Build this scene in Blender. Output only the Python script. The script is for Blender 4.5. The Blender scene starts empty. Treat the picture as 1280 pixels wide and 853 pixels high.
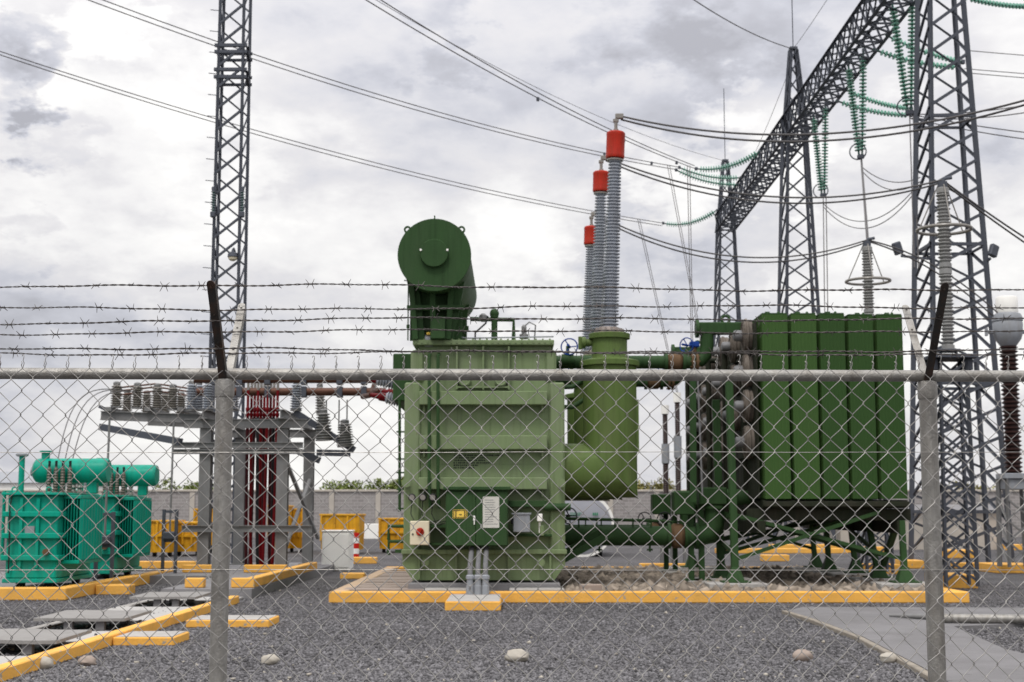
import bpy, math, random
import numpy as np
from mathutils import Vector, Matrix, Euler
random.seed(7); rng = np.random.default_rng(7)
R = math.radians
S = bpy.context.scene
COL = S.collection

# ---------------------------------------------------------------- camera
CAM_Z = 1.6; FPX = 1800.0; PITCH = math.atan((640 - 426.5) / FPX)
cd = bpy.data.cameras.new("camera"); cam = bpy.data.objects.new("camera", cd); COL.objects.link(cam)
cam.location = (0, 0, CAM_Z); cam.rotation_euler = (math.pi / 2 + PITCH, 0, 0)
cd.sensor_width = 36; cd.lens = 36 * FPX / 1280; cd.clip_start = 0.1; cd.clip_end = 3000
cd.dof.use_dof = True; cd.dof.focus_distance = 6.0; cd.dof.aperture_fstop = 8.0
S.camera = cam
S.view_settings.view_transform = 'Standard'; S.view_settings.look = 'None'
S.view_settings.gamma = 1; S.view_settings.exposure = 0.0

# ---------------------------------------------------------------- sky and sun
SUN_EL, SUN_AZ = R(58), R(200)          # azimuth measured clockwise from +Y
w = bpy.data.worlds.new("World"); S.world = w; w.use_nodes = True
nt = w.node_tree; nt.nodes.clear()
def N(tree, t, **kw):
    n = tree.nodes.new(t)
    for k, v in kw.items(): setattr(n, k, v)
    return n
def L(tree, a, b): tree.links.new(a, b)
def math_n(tree, op, a, b=None, c=None, clamp=False):
    n = N(tree, 'ShaderNodeMath', operation=op, use_clamp=clamp)
    for i, x in enumerate((a, b, c)):
        if x is None: continue
        if isinstance(x, (int, float)): n.inputs[i].default_value = x
        else: L(tree, x, n.inputs[i])
    return n.outputs[0]
def pix_dir(px, py):
    u = (px - 640) / FPX; v = -(py - 426.5) / FPX
    return Vector((u, math.cos(PITCH) - v * math.sin(PITCH), math.sin(PITCH) + v * math.cos(PITCH)))
out = N(nt, 'ShaderNodeOutputWorld'); bg = N(nt, 'ShaderNodeBackground'); bg.inputs[1].default_value = 0.1
L(nt, bg.outputs[0], out.inputs[0])
sky = N(nt, 'ShaderNodeTexSky'); sky.sky_type = 'NISHITA'; sky.sun_disc = False
sky.sun_elevation = SUN_EL; sky.sun_rotation = SUN_AZ
tc = N(nt, 'ShaderNodeTexCoord'); sep = N(nt, 'ShaderNodeSeparateXYZ'); L(nt, tc.outputs['Generated'], sep.inputs[0])
zc = math_n(nt, 'ADD', math_n(nt, 'MAXIMUM', sep.outputs[2], 0.0), 0.42)
cu = N(nt, 'ShaderNodeCombineXYZ')
L(nt, math_n(nt, 'DIVIDE', sep.outputs[0], zc), cu.inputs[0]); L(nt, math_n(nt, 'DIVIDE', sep.outputs[1], zc), cu.inputs[1])
L(nt, math_n(nt, 'MULTIPLY', sep.outputs[2], 1.6), cu.inputs[2])
def cloud_noise(scale, detail, rough, dist, off):
    m = N(nt, 'ShaderNodeMapping'); m.inputs['Location'].default_value = off; L(nt, cu.outputs[0], m.inputs[0])
    n = N(nt, 'ShaderNodeTexNoise'); n.inputs['Scale'].default_value = scale; n.inputs['Detail'].default_value = detail
    n.inputs['Roughness'].default_value = rough; n.inputs['Distortion'].default_value = dist
    L(nt, m.outputs[0], n.inputs[0]); return n.outputs['Fac']
nA = cloud_noise(1.9, 10, 0.54, 0.35, (3.1, 1.7, 0.4))
nB = cloud_noise(5.2, 10, 0.55, 0.2, (8.3, 2.2, 5.0))
nC = cloud_noise(15.0, 8, 0.6, 0.15, (2.7, 5.2, 1.0))
dens = math_n(nt, 'ADD', math_n(nt, 'MULTIPLY', nA, 0.54), math_n(nt, 'MULTIPLY', nB, 0.34))
dens = math_n(nt, 'MULTIPLY_ADD', nC, 0.12, dens)
warp = cloud_noise(11.0, 9, 0.62, 0.0, (1.0, 9.0, 2.0))
# single clouds that stand out: (pixel, angular size, brightness change)
for px, py, sz, amt in ((18, 85, 58, -0.13), (55, 100, 30, -0.06), (930, 25, 130, -0.075), (820, 5, 90, -0.06), (560, 50, 60, -0.07), (870, 215, 95, 0.13),
                        (950, 165, 85, 0.10), (1120, 230, 120, 0.07), (640, 340, 90, 0.06), (150, 200, 190, 0.06), (50, 285, 45, -0.07), (690, 390, 60, 0.05),
                        (880, 365, 80, -0.06), (330, 280, 170, 0.03), (640, 260, 260, 0.015), (90, 165, 40, -0.05), (330, 60, 200, 0.05), (120, 30, 60, 0.07), (1240, 420, 120, 0.04)):
    d = pix_dir(px, py).normalized(); vm = N(nt, 'ShaderNodeVectorMath', operation='DISTANCE')
    L(nt, tc.outputs['Generated'], vm.inputs[0]); vm.inputs[1].default_value = d
    dd = math_n(nt, 'ADD', vm.outputs['Value'], math_n(nt, 'MULTIPLY', math_n(nt, 'SUBTRACT', warp, 0.5), 0.20))
    g = math_n(nt, 'DIVIDE', dd, sz / FPX)
    g = math_n(nt, 'MULTIPLY', math_n(nt, 'SUBTRACT', 1.0, math_n(nt, 'MULTIPLY', g, g), clamp=True), amt)
    dens = math_n(nt, 'ADD', dens, g)
ramp = N(nt, 'ShaderNodeValToRGB'); L(nt, dens, ramp.inputs[0])
e = ramp.color_ramp.elements
e[0].position = 0.34; e[0].color = (0.45, 0.45, 0.49, 1)
e[1].position = 0.62; e[1].color = (1.05, 1.035, 1.01, 1)
for p, c in ((0.415, (0.60, 0.605, 0.66, 1)), (0.455, (0.72, 0.715, 0.75, 1)), (0.495, (0.79, 0.775, 0.79, 1)), (0.54, (0.91, 0.895, 0.89, 1))):
    q = e.new(p); q.color = c
br = N(nt, 'ShaderNodeMix', data_type='RGBA', blend_type='MULTIPLY'); br.inputs[0].default_value = 1.0
L(nt, ramp.outputs[0], br.inputs[6]); br.inputs[7].default_value = (10.0, 10.0, 10.0, 1)
# the overcast grows brighter towards the zenith, as a cloudy sky does
zen = math_n(nt, 'MULTIPLY_ADD', math_n(nt, 'POWER', math_n(nt, 'MAXIMUM', sep.outputs[2], 0.0), 2.2), 2.0, 0.99)
zm = N(nt, 'ShaderNodeVectorMath', operation='SCALE'); L(nt, br.outputs[2], zm.inputs[0]); L(nt, zen, zm.inputs['Scale'])
mx = N(nt, 'ShaderNodeMix', data_type='RGBA'); mx.inputs[0].default_value = 0.94
L(nt, sky.outputs[0], mx.inputs[6]); L(nt, zm.outputs[0], mx.inputs[7]); L(nt, mx.outputs[2], bg.inputs[0])

sd = bpy.data.lights.new("sun", 'SUN'); sd.energy = 1.5; sd.angle = R(14); sd.color = (1, 0.96, 0.9)
sun = bpy.data.objects.new("sun", sd); COL.objects.link(sun)
sdir = Vector((math.sin(SUN_AZ) * math.cos(SUN_EL), math.cos(SUN_AZ) * math.cos(SUN_EL), math.sin(SUN_EL)))
sun.rotation_euler = sdir.to_track_quat('Z', 'Y').to_euler(); sun.location = (0, -20, 60)

# ---------------------------------------------------------------- placing helpers
def at(px, py, Y):                      # the point of the sight line at distance Y
    d = pix_dir(px, py); t = Y / d.y
    return Vector((d.x * t, Y, CAM_Z + d.z * t))
def on_ground(px, py, z=0.0):
    d = pix_dir(px, py); t = (z - CAM_Z) / d.z
    return Vector((d.x * t, d.y * t, z))

# ---------------------------------------------------------------- mesh helpers
class MB:
    def __init__(s): s.v = []; s.f = []
    def add(s, vs, fs):
        o = len(s.v); s.v += [tuple(p) for p in vs]; s.f += [tuple(i + o for i in f) for f in fs]; return s
    def box(s, x0, x1, y0, y1, z0, z1, ch=0.0):
        return s.obox(((x0 + x1) / 2, (y0 + y1) / 2, (z0 + z1) / 2), (x1 - x0, y1 - y0, z1 - z0), None, ch)
    def obox(s, c, size, rot=None, ch=0.0):
        hx, hy, hz = (a / 2 for a in size); c = Vector(c); vs = []; ix = {}
        ch = min(ch, hx * .9, hy * .9, hz * .9)
        for sx in (-1, 1):
            for sy in (-1, 1):
                for sz in (-1, 1):
                    if ch <= 0:
                        ix[sx, sy, sz] = len(vs); vs.append(Vector((sx * hx, sy * hy, sz * hz)))
                    else:
                        ix[sx, sy, sz] = len(vs)
                        vs += [Vector((sx * hx, sy * (hy - ch), sz * (hz - ch))), Vector((sx * (hx - ch), sy * hy, sz * (hz - ch))), Vector((sx * (hx - ch), sy * (hy - ch), sz * hz))]
        fs = []
        def q(a, f): return [ix[k] + f for k in a]
        quads = (((-1,-1,-1),(-1,-1,1),(-1,1,1),(-1,1,-1)), ((1,-1,-1),(1,1,-1),(1,1,1),(1,-1,1)),
                 ((-1,-1,-1),(1,-1,-1),(1,-1,1),(-1,-1,1)), ((-1,1,-1),(-1,1,1),(1,1,1),(1,1,-1)),
                 ((-1,-1,-1),(-1,1,-1),(1,1,-1),(1,-1,-1)), ((-1,-1,1),(1,-1,1),(1,1,1),(-1,1,1)))
        for n, a in enumerate(quads): fs.append(q(a, n // 2 if ch > 0 else 0))
        if ch > 0:
            for ax in range(3):
                o1, o2 = [k for k in range(3) if k != ax]
                for s1 in (-1, 1):
                    for s2 in (-1, 1):
                        a = [0, 0, 0]; a[o1] = s1; a[o2] = s2; lo = list(a); hi = list(a); lo[ax] = -1; hi[ax] = 1
                        lo, hi = tuple(lo), tuple(hi)
                        f = [ix[lo] + o1, ix[hi] + o1, ix[hi] + o2, ix[lo] + o2]
                        n_ = (vs[f[1]] - vs[f[0]]).cross(vs[f[2]] - vs[f[0]]); m_ = Vector((0, 0, 0)); m_[o1] = s1; m_[o2] = s2
                        fs.append(f if n_.dot(m_) > 0 else f[::-1])
            for k, i in ix.items():
                f = [i, i + 1, i + 2]
                fs.append(f if k[0] * k[1] * k[2] > 0 else f[::-1])
        if rot is not None: vs = [rot @ p for p in vs]
        return s.add([p + c for p in vs], fs)
    def beam(s, p0, p1, w_, h_, up=(0, 0, 1), ch=0.0):
        p0, p1 = Vector(p0), Vector(p1); d = (p1 - p0); l = d.length; d.normalize(); up = Vector(up)
        if abs(d.dot(up)) > .98: up = Vector((0, 1, 0))
        x = d.cross(up).normalized(); z = x.cross(d)
        m = Matrix((x, d, z)).transposed()
        return s.obox((p0 + p1) / 2, (w_, l, h_), m, ch)
    def tube(s, pts, r, n=8, cap=True, closed=False):
        pts = [Vector(p) for p in pts]; k = len(pts); rs = r if isinstance(r, (list, tuple)) else [r] * k
        tang = []
        for i in range(k):
            a = pts[(i - 1) % k] if (i > 0 or closed) else pts[i]; b = pts[(i + 1) % k] if (i < k - 1 or closed) else pts[i]
            tang.append((b - a).normalized())
        u = tang[0].orthogonal().normalized(); vs = []
        for i in range(k):
            u = (u - tang[i] * u.dot(tang[i])).normalized(); b = tang[i].cross(u)
            for j in range(n):
                a = 2 * math.pi * j / n; vs.append(pts[i] + (u * math.cos(a) + b * math.sin(a)) * rs[i])
        fs = []
        for i in range(k if closed else k - 1):
            i2 = (i + 1) % k
            for j in range(n): fs.append((i * n + j, i * n + (j + 1) % n, i2 * n + (j + 1) % n, i2 * n + j))
        if cap and not closed: fs.append(tuple(range(n))[::-1]); fs.append(tuple(range((k - 1) * n, k * n)))
        return s.add(vs, fs)
    def cyl(s, p0, p1, r0, r1=None, n=20): return s.tube([p0, p1], [r0, r0 if r1 is None else r1], n)
    def lathe(s, base, axis, prof, n=20):
        base = Vector(base); a = Vector(axis).normalized(); u = a.orthogonal().normalized(); b = a.cross(u); vs = []
        for r, h in prof:
            for j in range(n):
                t = 2 * math.pi * j / n; vs.append(base + a * h + (u * math.cos(t) + b * math.sin(t)) * r)
        k = len(prof); fs = []
        for i in range(k - 1):
            for j in range(n): fs.append((i * n + j, i * n + (j + 1) % n, (i + 1) * n + (j + 1) % n, (i + 1) * n + j))
        fs.append(tuple(range(n))[::-1]); fs.append(tuple(range((k - 1) * n, k * n)))
        return s.add(vs, fs)
    def ring(s, c, axis, rad, r, n=32, m=8):
        c = Vector(c); a = Vector(axis).normalized(); u = a.orthogonal().normalized(); b = a.cross(u)
        return s.tube([c + (u * math.cos(2 * math.pi * i / n) + b * math.sin(2 * math.pi * i / n)) * rad for i in range(n)], r, m, closed=True)
    def prism(s, pts, z0, z1):
        k = len(pts); vs = [(p[0], p[1], z0) for p in pts] + [(p[0], p[1], z1) for p in pts]
        area = sum(pts[i][0] * pts[(i + 1) % k][1] - pts[(i + 1) % k][0] * pts[i][1] for i in range(k))
        fs = [tuple(range(k))[::-1], tuple(range(k, 2 * k))] + [(i, (i + 1) % k, k + (i + 1) % k, k + i) for i in range(k)]
        if area < 0: fs = [f[::-1] for f in fs]
        return s.add(vs, fs)
    def blob(s, c, rx, ry, rz, n=10, m=7, jit=0.0):
        c = Vector(c); vs = []
        for i in range(1, m):
            t = math.pi * i / m
            for j in range(n):
                a = 2 * math.pi * j / n; k = 1 + random.uniform(-jit, jit)
                vs.append(c + Vector((rx * math.sin(t) * math.cos(a) * k, ry * math.sin(t) * math.sin(a) * k, rz * math.cos(t) * k)))
        vs += [c + Vector((0, 0, rz)), c - Vector((0, 0, rz))]; fs = []
        for i in range(m - 2):
            for j in range(n): fs.append((i * n + j, (i + 1) * n + j, (i + 1) * n + (j + 1) % n, i * n + (j + 1) % n))
        t, b = len(vs) - 2, len(vs) - 1
        for j in range(n): fs.append((t, j, (j + 1) % n)); fs.append((b, (m - 2) * n + (j + 1) % n, (m - 2) * n + j))
        return s.add(vs, fs)
    def lo(s): return Vector([min(p[i] for p in s.v) for i in range(3)])
    def hi(s): return Vector([max(p[i] for p in s.v) for i in range(3)])

WL = {}                                  # world location of every parent
def mesh_of(name, mb, m, off=(0, 0, 0), smooth=35):
    me = bpy.data.meshes.new(name); o = Vector(off)
    me.from_pydata([(p[0] - o[0], p[1] - o[1], p[2] - o[2]) for p in mb.v], [], mb.f)
    me.materials.append(m)
    if smooth:
        me.polygons.foreach_set('use_smooth', [True] * len(me.polygons)); me.set_sharp_from_angle(angle=R(smooth))
    me.update(); return me
def thing(name, label, cat, loc, group=None):
    o = bpy.data.objects.new(name, None); COL.objects.link(o); o.location = loc; o.empty_display_size = .2
    o['label'] = label; o['category'] = cat
    if group: o['group'] = group
    WL[o.name] = Vector(loc); return o
def part(name, mb, m, parent, label=None, smooth=35, kind=None):
    off = WL[parent.name]; o = bpy.data.objects.new(name, mesh_of(name, mb, m, off, smooth)); COL.objects.link(o)
    o.parent = parent; WL[o.name] = off
    if label: o['label'] = label
    if kind: o['kind'] = kind
    return o
def solo(name, label, cat, mb, m, group=None, smooth=35, kind=None):
    lo, hi = mb.lo(), mb.hi(); loc = Vector(((lo.x + hi.x) / 2, (lo.y + hi.y) / 2, lo.z))
    o = bpy.data.objects.new(name, mesh_of(name, mb, m, loc, smooth)); COL.objects.link(o); o.location = loc; WL[o.name] = loc
    if kind: o['kind'] = kind
    if label: o['label'] = label
    if cat: o['category'] = cat
    if group: o['group'] = group
    return o
def shared(name, me, parent, M):         # another object on shared mesh data; M is its world matrix
    o = bpy.data.objects.new(name, me); COL.objects.link(o); o.parent = parent
    o.matrix_basis = Matrix.Translation(-WL[parent.name]) @ M; return o
def copy_tree(o, parent=None):
    c = o.copy(); COL.objects.link(c)
    if parent: c.parent = parent
    for ch in list(o.children): copy_tree(ch, c)
    return c
_ang = {}
def bar(parent, p0, p1, wd, m, name='brace', roll=0.0):
    """a steel angle from p0 to p1, all angles sharing one mesh per material"""
    if m.name not in _ang:
        mb = MB(); t = .14; a = .5
        pr = [(-a, -a), (a, -a), (a, -a + t), (-a + t, -a + t), (-a + t, a), (-a, a)]
        vs = [(x, y, 0) for x, y in pr] + [(x, y, 1) for x, y in pr]
        mb.add(vs, [(5, 4, 3, 2, 1, 0), (6, 7, 8, 9, 10, 11)] + [(i, (i + 1) % 6, 6 + (i + 1) % 6, 6 + i) for i in range(6)])
        _ang[m.name] = mesh_of('steel_angle', mb, m, smooth=0)
    p0, p1 = Vector(p0), Vector(p1); d = p1 - p0
    q = d.to_track_quat('Z', 'Y').to_matrix().to_4x4()
    return shared(name, _ang[m.name], parent, Matrix.Translation(p0) @ q @ Matrix.Rotation(roll, 4, 'Z') @ Matrix.Diagonal((wd, wd, d.length, 1)))
def bpx(mb, x0, y0, x1, y1, Y0, Y1, ch=0.0):
    """a box whose front face, at distance Y0, spans the given picture rectangle; it reaches back to Y1"""
    a, b = at(x0, y1, Y0), at(x1, y0, Y0); c, d = at(x0, y0, Y0), at(x1, y1, Y0)
    return mb.box((a.x + c.x) / 2, (b.x + d.x) / 2, Y0, Y1, a.z, b.z, ch)

# ---------------------------------------------------------------- materials
def mat(name, col, rough=.55, metal=0.0, var=.15, scale=4.0, dirt=None, amt=.0, dscale=2.5, streak=True, bump=0.0, bscale=60.0, spec=.13, island=0.0, drip=0.0, wear=None):
    m = bpy.data.materials.new(name); m.use_nodes = True; t = m.node_tree; b = t.nodes['Principled BSDF']
    b.inputs['Roughness'].default_value = rough; b.inputs['Metallic'].default_value = metal; b.inputs['Specular IOR Level'].default_value = spec
    c = N(t, 'ShaderNodeTexCoord'); n = N(t, 'ShaderNodeTexNoise'); n.inputs['Scale'].default_value = scale; n.inputs['Detail'].default_value = 7
    n.inputs['Roughness'].default_value = .62; L(t, c.outputs['Object'], n.inputs[0])
    v = math_n(t, 'MULTIPLY_ADD', math_n(t, 'SUBTRACT', n.outputs['Fac'], .5), var * 4, 1.0)
    if island:
        g = N(t, 'ShaderNodeNewGeometry'); v = math_n(t, 'ADD', v, math_n(t, 'MULTIPLY', math_n(t, 'SUBTRACT', g.outputs['Random Per Island'], .5), island * 2))
    sc = N(t, 'ShaderNodeVectorMath', operation='SCALE'); sc.inputs[0].default_value = col; L(t, v, sc.inputs['Scale'])
    cur = sc.outputs[0]
    if dirt:
        mp = N(t, 'ShaderNodeMapping'); L(t, c.outputs['Object'], mp.inputs[0]); mp.inputs['Scale'].default_value = (1.6, 1.6, .35) if streak else (1, 1, 1)
        n2 = N(t, 'ShaderNodeTexNoise'); n2.inputs['Scale'].default_value = dscale; n2.inputs['Detail'].default_value = 8; n2.inputs['Roughness'].default_value = .68
        L(t, mp.outputs[0], n2.inputs[0])
        mr = N(t, 'ShaderNodeMapRange'); mr.inputs[1].default_value = .45; mr.inputs[2].default_value = .72; mr.inputs[3].default_value = 0; mr.inputs[4].default_value = amt
        L(t, n2.outputs['Fac'], mr.inputs[0])
        mi = N(t, 'ShaderNodeMix', data_type='RGBA'); L(t, mr.outputs[0], mi.inputs[0]); L(t, cur, mi.inputs[6]); mi.inputs[7].default_value = (*dirt, 1)
        cur = mi.outputs[2]
    if drip:
        mp = N(t, 'ShaderNodeMapping'); L(t, c.outputs['Object'], mp.inputs[0]); mp.inputs['Scale'].default_value = (9, 9, .45)
        n4 = N(t, 'ShaderNodeTexNoise'); n4.inputs['Scale'].default_value = 1.5; n4.inputs['Detail'].default_value = 6; n4.inputs['Roughness'].default_value = .65; L(t, mp.outputs[0], n4.inputs[0])
        mr = N(t, 'ShaderNodeMapRange'); mr.inputs[1].default_value = .50; mr.inputs[2].default_value = .70; mr.inputs[3].default_value = 1.0; mr.inputs[4].default_value = 1.0 - drip; L(t, n4.outputs['Fac'], mr.inputs[0])
        s4 = N(t, 'ShaderNodeVectorMath', operation='SCALE'); L(t, cur, s4.inputs[0]); L(t, mr.outputs[0], s4.inputs['Scale']); cur = s4.outputs[0]
    if wear:
        wc, lo_, sc_ = wear
        n5 = N(t, 'ShaderNodeTexNoise'); n5.inputs['Scale'].default_value = sc_; n5.inputs['Detail'].default_value = 10; n5.inputs['Roughness'].default_value = .7; L(t, c.outputs['Object'], n5.inputs[0])
        mr = N(t, 'ShaderNodeMapRange'); mr.inputs[1].default_value = lo_; mr.inputs[2].default_value = lo_ + .03; L(t, n5.outputs['Fac'], mr.inputs[0])
        mw = N(t, 'ShaderNodeMix', data_type='RGBA'); L(t, mr.outputs[0], mw.inputs[0]); L(t, cur, mw.inputs[6]); mw.inputs[7].default_value = (*wc, 1); cur = mw.outputs[2]
    L(t, cur, b.inputs['Base Color'])
    rr = math_n(t, 'MULTIPLY_ADD', math_n(t, 'SUBTRACT', n.outputs['Fac'], .5), .35, rough, clamp=True); L(t, rr, b.inputs['Roughness'])
    if bump:
        n3 = N(t, 'ShaderNodeTexNoise'); n3.inputs['Scale'].default_value = bscale; n3.inputs['Detail'].default_value = 5; L(t, c.outputs['Object'], n3.inputs[0])
        bp = N(t, 'ShaderNodeBump'); bp.inputs['Strength'].default_value = bump; bp.inputs['Distance'].default_value = .02
        L(t, n3.outputs['Fac'], bp.inputs['Height']); L(t, bp.outputs[0], b.inputs['Normal'])
    return m
DUST = (.42, .38, .32); GRIME = (.05, .045, .035); RUSTC = (.17, .075, .035)
m_galv = mat('galvanised_steel', (.31, .30, .28), .45, .5, .28, 11, (.17, .15, .125), .7, 9, bump=.2, bscale=150, drip=.3)
m_wire = mat('galvanised_wire', (.33, .32, .305), .42, .5, .15, 14, (.2, .17, .15), .4, 20)
m_barb = mat('weathered_wire', (.10, .09, .085), .6, .4, .2, 10)
m_dark = mat('dark_angle_steel', (.045, .042, .04), .6, .2, .2, 8, RUSTC, .4, 14)
m_lat = mat('tower_steel', (.085, .092, .11), .6, .3, .2, 1.2)
m_stand = mat('stand_steel', (.21, .21, .21), .55, .35, .18, 3, (.13, .12, .11), .5, 3)
m_tank = mat('sage_green_paint', (.170, .228, .113), .48, 0, .07, 1.2, (.22, .24, .17), .45, 1.8, bump=.05, bscale=14, drip=.22, wear=((.12, .085, .05), .665, 9))
m_ledge = m_tank
m_dgreen = mat('dark_green_paint', (.029, .067, .023), .6, 0, .14, 1.5, (.045, .075, .035), .45, 1.8, bump=.04, bscale=20, drip=.25)
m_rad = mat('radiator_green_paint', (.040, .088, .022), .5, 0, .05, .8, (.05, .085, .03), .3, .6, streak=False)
m_rad_dark = mat('darker_radiator_green', (.028, .067, .017), .5, 0, .05, .8, (.035, .065, .022), .3, .6, streak=False)  # darker green for the last three radiator columns
m_tur = mat('olive_green_paint', (.088, .136, .038), .48, 0, .09, 1.5, (.11, .125, .055), .5, 2.0, bump=.05, bscale=15, drip=.2)
m_teal = mat('teal_paint', (.003, .30, .21), .4, 0, .14, 2, (.05, .19, .14), .6, 2.6, drip=.22, wear=((.10, .09, .07), .66, 6))
m_yel = mat('yellow_kerb_paint', (.80, .42, .085), .6, 0, .13, 2.2, (.58, .33, .09), .75, 1.8, streak=False, bump=.4, bscale=30, wear=((.36, .32, .26), .605, 6.5))
m_yel2 = mat('yellow_skip_paint', (.64, .33, .02), .5, 0, .15, 2, (.26, .13, .03), .75, 2.8, drip=.3, wear=((.12, .06, .03), .61, 5))
m_red = mat('red_cap', (.40, .018, .005), .5, 0, .16, 6, (.20, .035, .012), .6, 6, drip=.3, spec=.25)
m_porc = mat('grey_porcelain', (.30, .325, .37), .3, 0, .1, 3, (.22, .21, .2), .5, 4, drip=.2, spec=.6)
m_aporc = mat('pale_grey_porcelain', (.25, .25, .245), .35, 0, .12, 3, (.17, .16, .14), .5, 4, spec=.5)
m_tb = mat('brownish_porcelain', (.115, .092, .075), .4, 0, .15, 5, spec=.4)
m_chain = mat('dark_green_pin', (.05, .11, .09), .5, .2, .1, 5)
m_bporc = mat('brown_porcelain', (.030, .013, .011), .4, 0, .15, 3, spec=.35)
m_tporc = mat('taupe_porcelain', (.20, .185, .165), .35, 0, .15, 3, spec=.6)
m_gglass = mat('green_insulator_glass', (.19, .43, .33), .2, 0, .1, 4, spec=.7)
m_conc = mat('pale_concrete', (.40, .385, .365), .85, 0, .12, 1.6, (.22, .205, .19), .75, 1.6, streak=False, bump=.4, bscale=30, wear=((.17, .16, .15), .67, 4))
m_slab = mat('worn_concrete', (.21, .205, .21), .85, 0, .14, 1.1, (.17, .16, .16), .6, .9, streak=False, bump=.45, bscale=25, wear=((.12, .115, .115), .66, 3.5))
m_rust = mat('rusty_steel', (.13, .08, .045), .75, .1, .25, 8)
m_fan = mat('dusty_fan_guard', (.125, .105, .088), .7, .1, .25, 6, (.30, .27, .24), .5, 5)
m_grey = mat('grey_paint', (.28, .295, .32), .45, .1, .1, 4, (.2, .19, .17), .4, 5)
m_white = mat('white_paint', (.86, .85, .81), .5, 0, .04, 3, (.66, .63, .58), .2, 3)
m_stripe = mat('red_stripe_paint', (.55, .02, .012), .5, 0, .1, 5)
m_trench = mat('whitish_trench_slab', (.40, .39, .375), .85, 0, .1, 2, (.36, .34, .32), .6, 1.6, streak=False, bump=.35, bscale=30)
m_cover = mat('grey_cover_slab', (.27, .26, .25), .85, 0, .14, 2, (.17, .16, .15), .6, 1.8, streak=False, bump=.4, bscale=30)
m_apron = mat('apron_concrete', (.185, .18, .183), .9, 0, .2, .5, (.115, .11, .11), .7, .7, streak=False, bump=.5, bscale=22, wear=((.10, .095, .095), .645, 1.6))
m_cream = mat('cream_paint', (.66, .60, .45), .5, 0, .06, 3)
m_shade_grime = mat('shade_and_grime_paint', (.018, .022, .013), .7, 0, .3, 3, (.05, .042, .033), .6, 3)  # near-black: shade round the radiator bank put into the colour, with some grime
m_black = mat('black_rubber', (.02, .02, .022), .55, 0, .15, 4)
m_pipe = mat('grey_conduit', (.17, .17, .175), .5, .2, .1, 5)
m_cred = mat('red_cable_sleeve', (.125, .003, .006), .4, 0, .2, 6)
m_cdark = mat('maroon_cable', (.042, .006, .008), .5, 0, .25, 4)
m_blue = mat('blue_paint', (.012, .05, .25), .4, 0, .12, 8)
m_cond = mat('aluminium_conductor', (.10, .095, .095), .5, .4, .15, 3)
m_brown = mat('brown_busbar', (.10, .05, .035), .5, .3, .25, 5)
m_stone = mat('pale_stone', (.40, .37, .32), .85, 0, .18, 8, (.28, .24, .19), .5, 6, streak=False, bump=.4, bscale=18)
m_wood = mat('weathered_board', (.33, .27, .23), .8, 0, .22, 3, (.19, .15, .13), .6, 3, streak=False)
m_sign = mat('sign_yellow', (.80, .55, .10), .5, 0, .04, 4)
m_paper = mat('notice_paper', (.56, .55, .50), .6, 0, .10, 9)
m_ink = mat('black_print', (.03, .035, .03), .6, 0, .05, 4)
m_gink = mat('green_print', (.05, .22, .12), .6, 0, .05, 4)
m_rock = mat('river_rock', (.25, .21, .17), .85, 0, .2, 6, island=.45)
m_twall = mat('pale_trailer_paint', (.32, .325, .36), .4, .2, .06, 2)

# gravel: dark crushed stone
def gravel_mat():
    m = bpy.data.materials.new('crushed_stone'); m.use_nodes = True; t = m.node_tree; b = t.nodes['Principled BSDF']; b.inputs['Roughness'].default_value = .9; b.inputs['Specular IOR Level'].default_value = .1
    g = N(t, 'ShaderNodeNewGeometry'); c = N(t, 'ShaderNodeTexCoord')
    vo = N(t, 'ShaderNodeTexVoronoi'); vo.inputs['Scale'].default_value = 26; L(t, c.outputs['Object'], vo.inputs[0])
    n = N(t, 'ShaderNodeTexNoise'); n.inputs['Scale'].default_value = .35; n.inputs['Detail'].default_value = 6; L(t, c.outputs['Object'], n.inputs[0])
    sp = N(t, 'ShaderNodeSeparateColor'); L(t, vo.outputs['Color'], sp.inputs[0])
    k = math_n(t, 'MULTIPLY_ADD', sp.outputs[0], .75, .55)
    k = math_n(t, 'MULTIPLY', k, math_n(t, 'MULTIPLY_ADD', n.outputs['Fac'], 1.3, .35))
    sc = N(t, 'ShaderNodeVectorMath', operation='SCALE'); sc.inputs[0].default_value = (.105, .101, .104); L(t, k, sc.inputs['Scale'])
    L(t, sc.outputs[0], b.inputs['Base Color'])
    bp = N(t, 'ShaderNodeBump'); bp.inputs['Strength'].default_value = .9; bp.inputs['Distance'].default_value = .03
    L(t, math_n(t, 'SUBTRACT', 1, vo.outputs['Distance']), bp.inputs['Height']); L(t, bp.outputs[0], b.inputs['Normal'])
    return m
m_gravel = gravel_mat()
m_chip = mat('stone_chips', (.140, .136, .142), .9, 0, .22, .45, island=.55)

def foliage_mat(name, c):
    m = mat(name, c, .6, 0, .25, 1.2, island=.45)
    m.node_tree.nodes['Principled BSDF'].inputs['Subsurface Weight'].default_value = 0.0
    return m
m_leaf = foliage_mat('bush_leaves', (.15, .185, .05)); m_leaf2 = foliage_mat('dry_bush_leaves', (.24, .22, .08))
m_bark = mat('bark', (.10, .075, .05), .9, 0, .2, 5)

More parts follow.
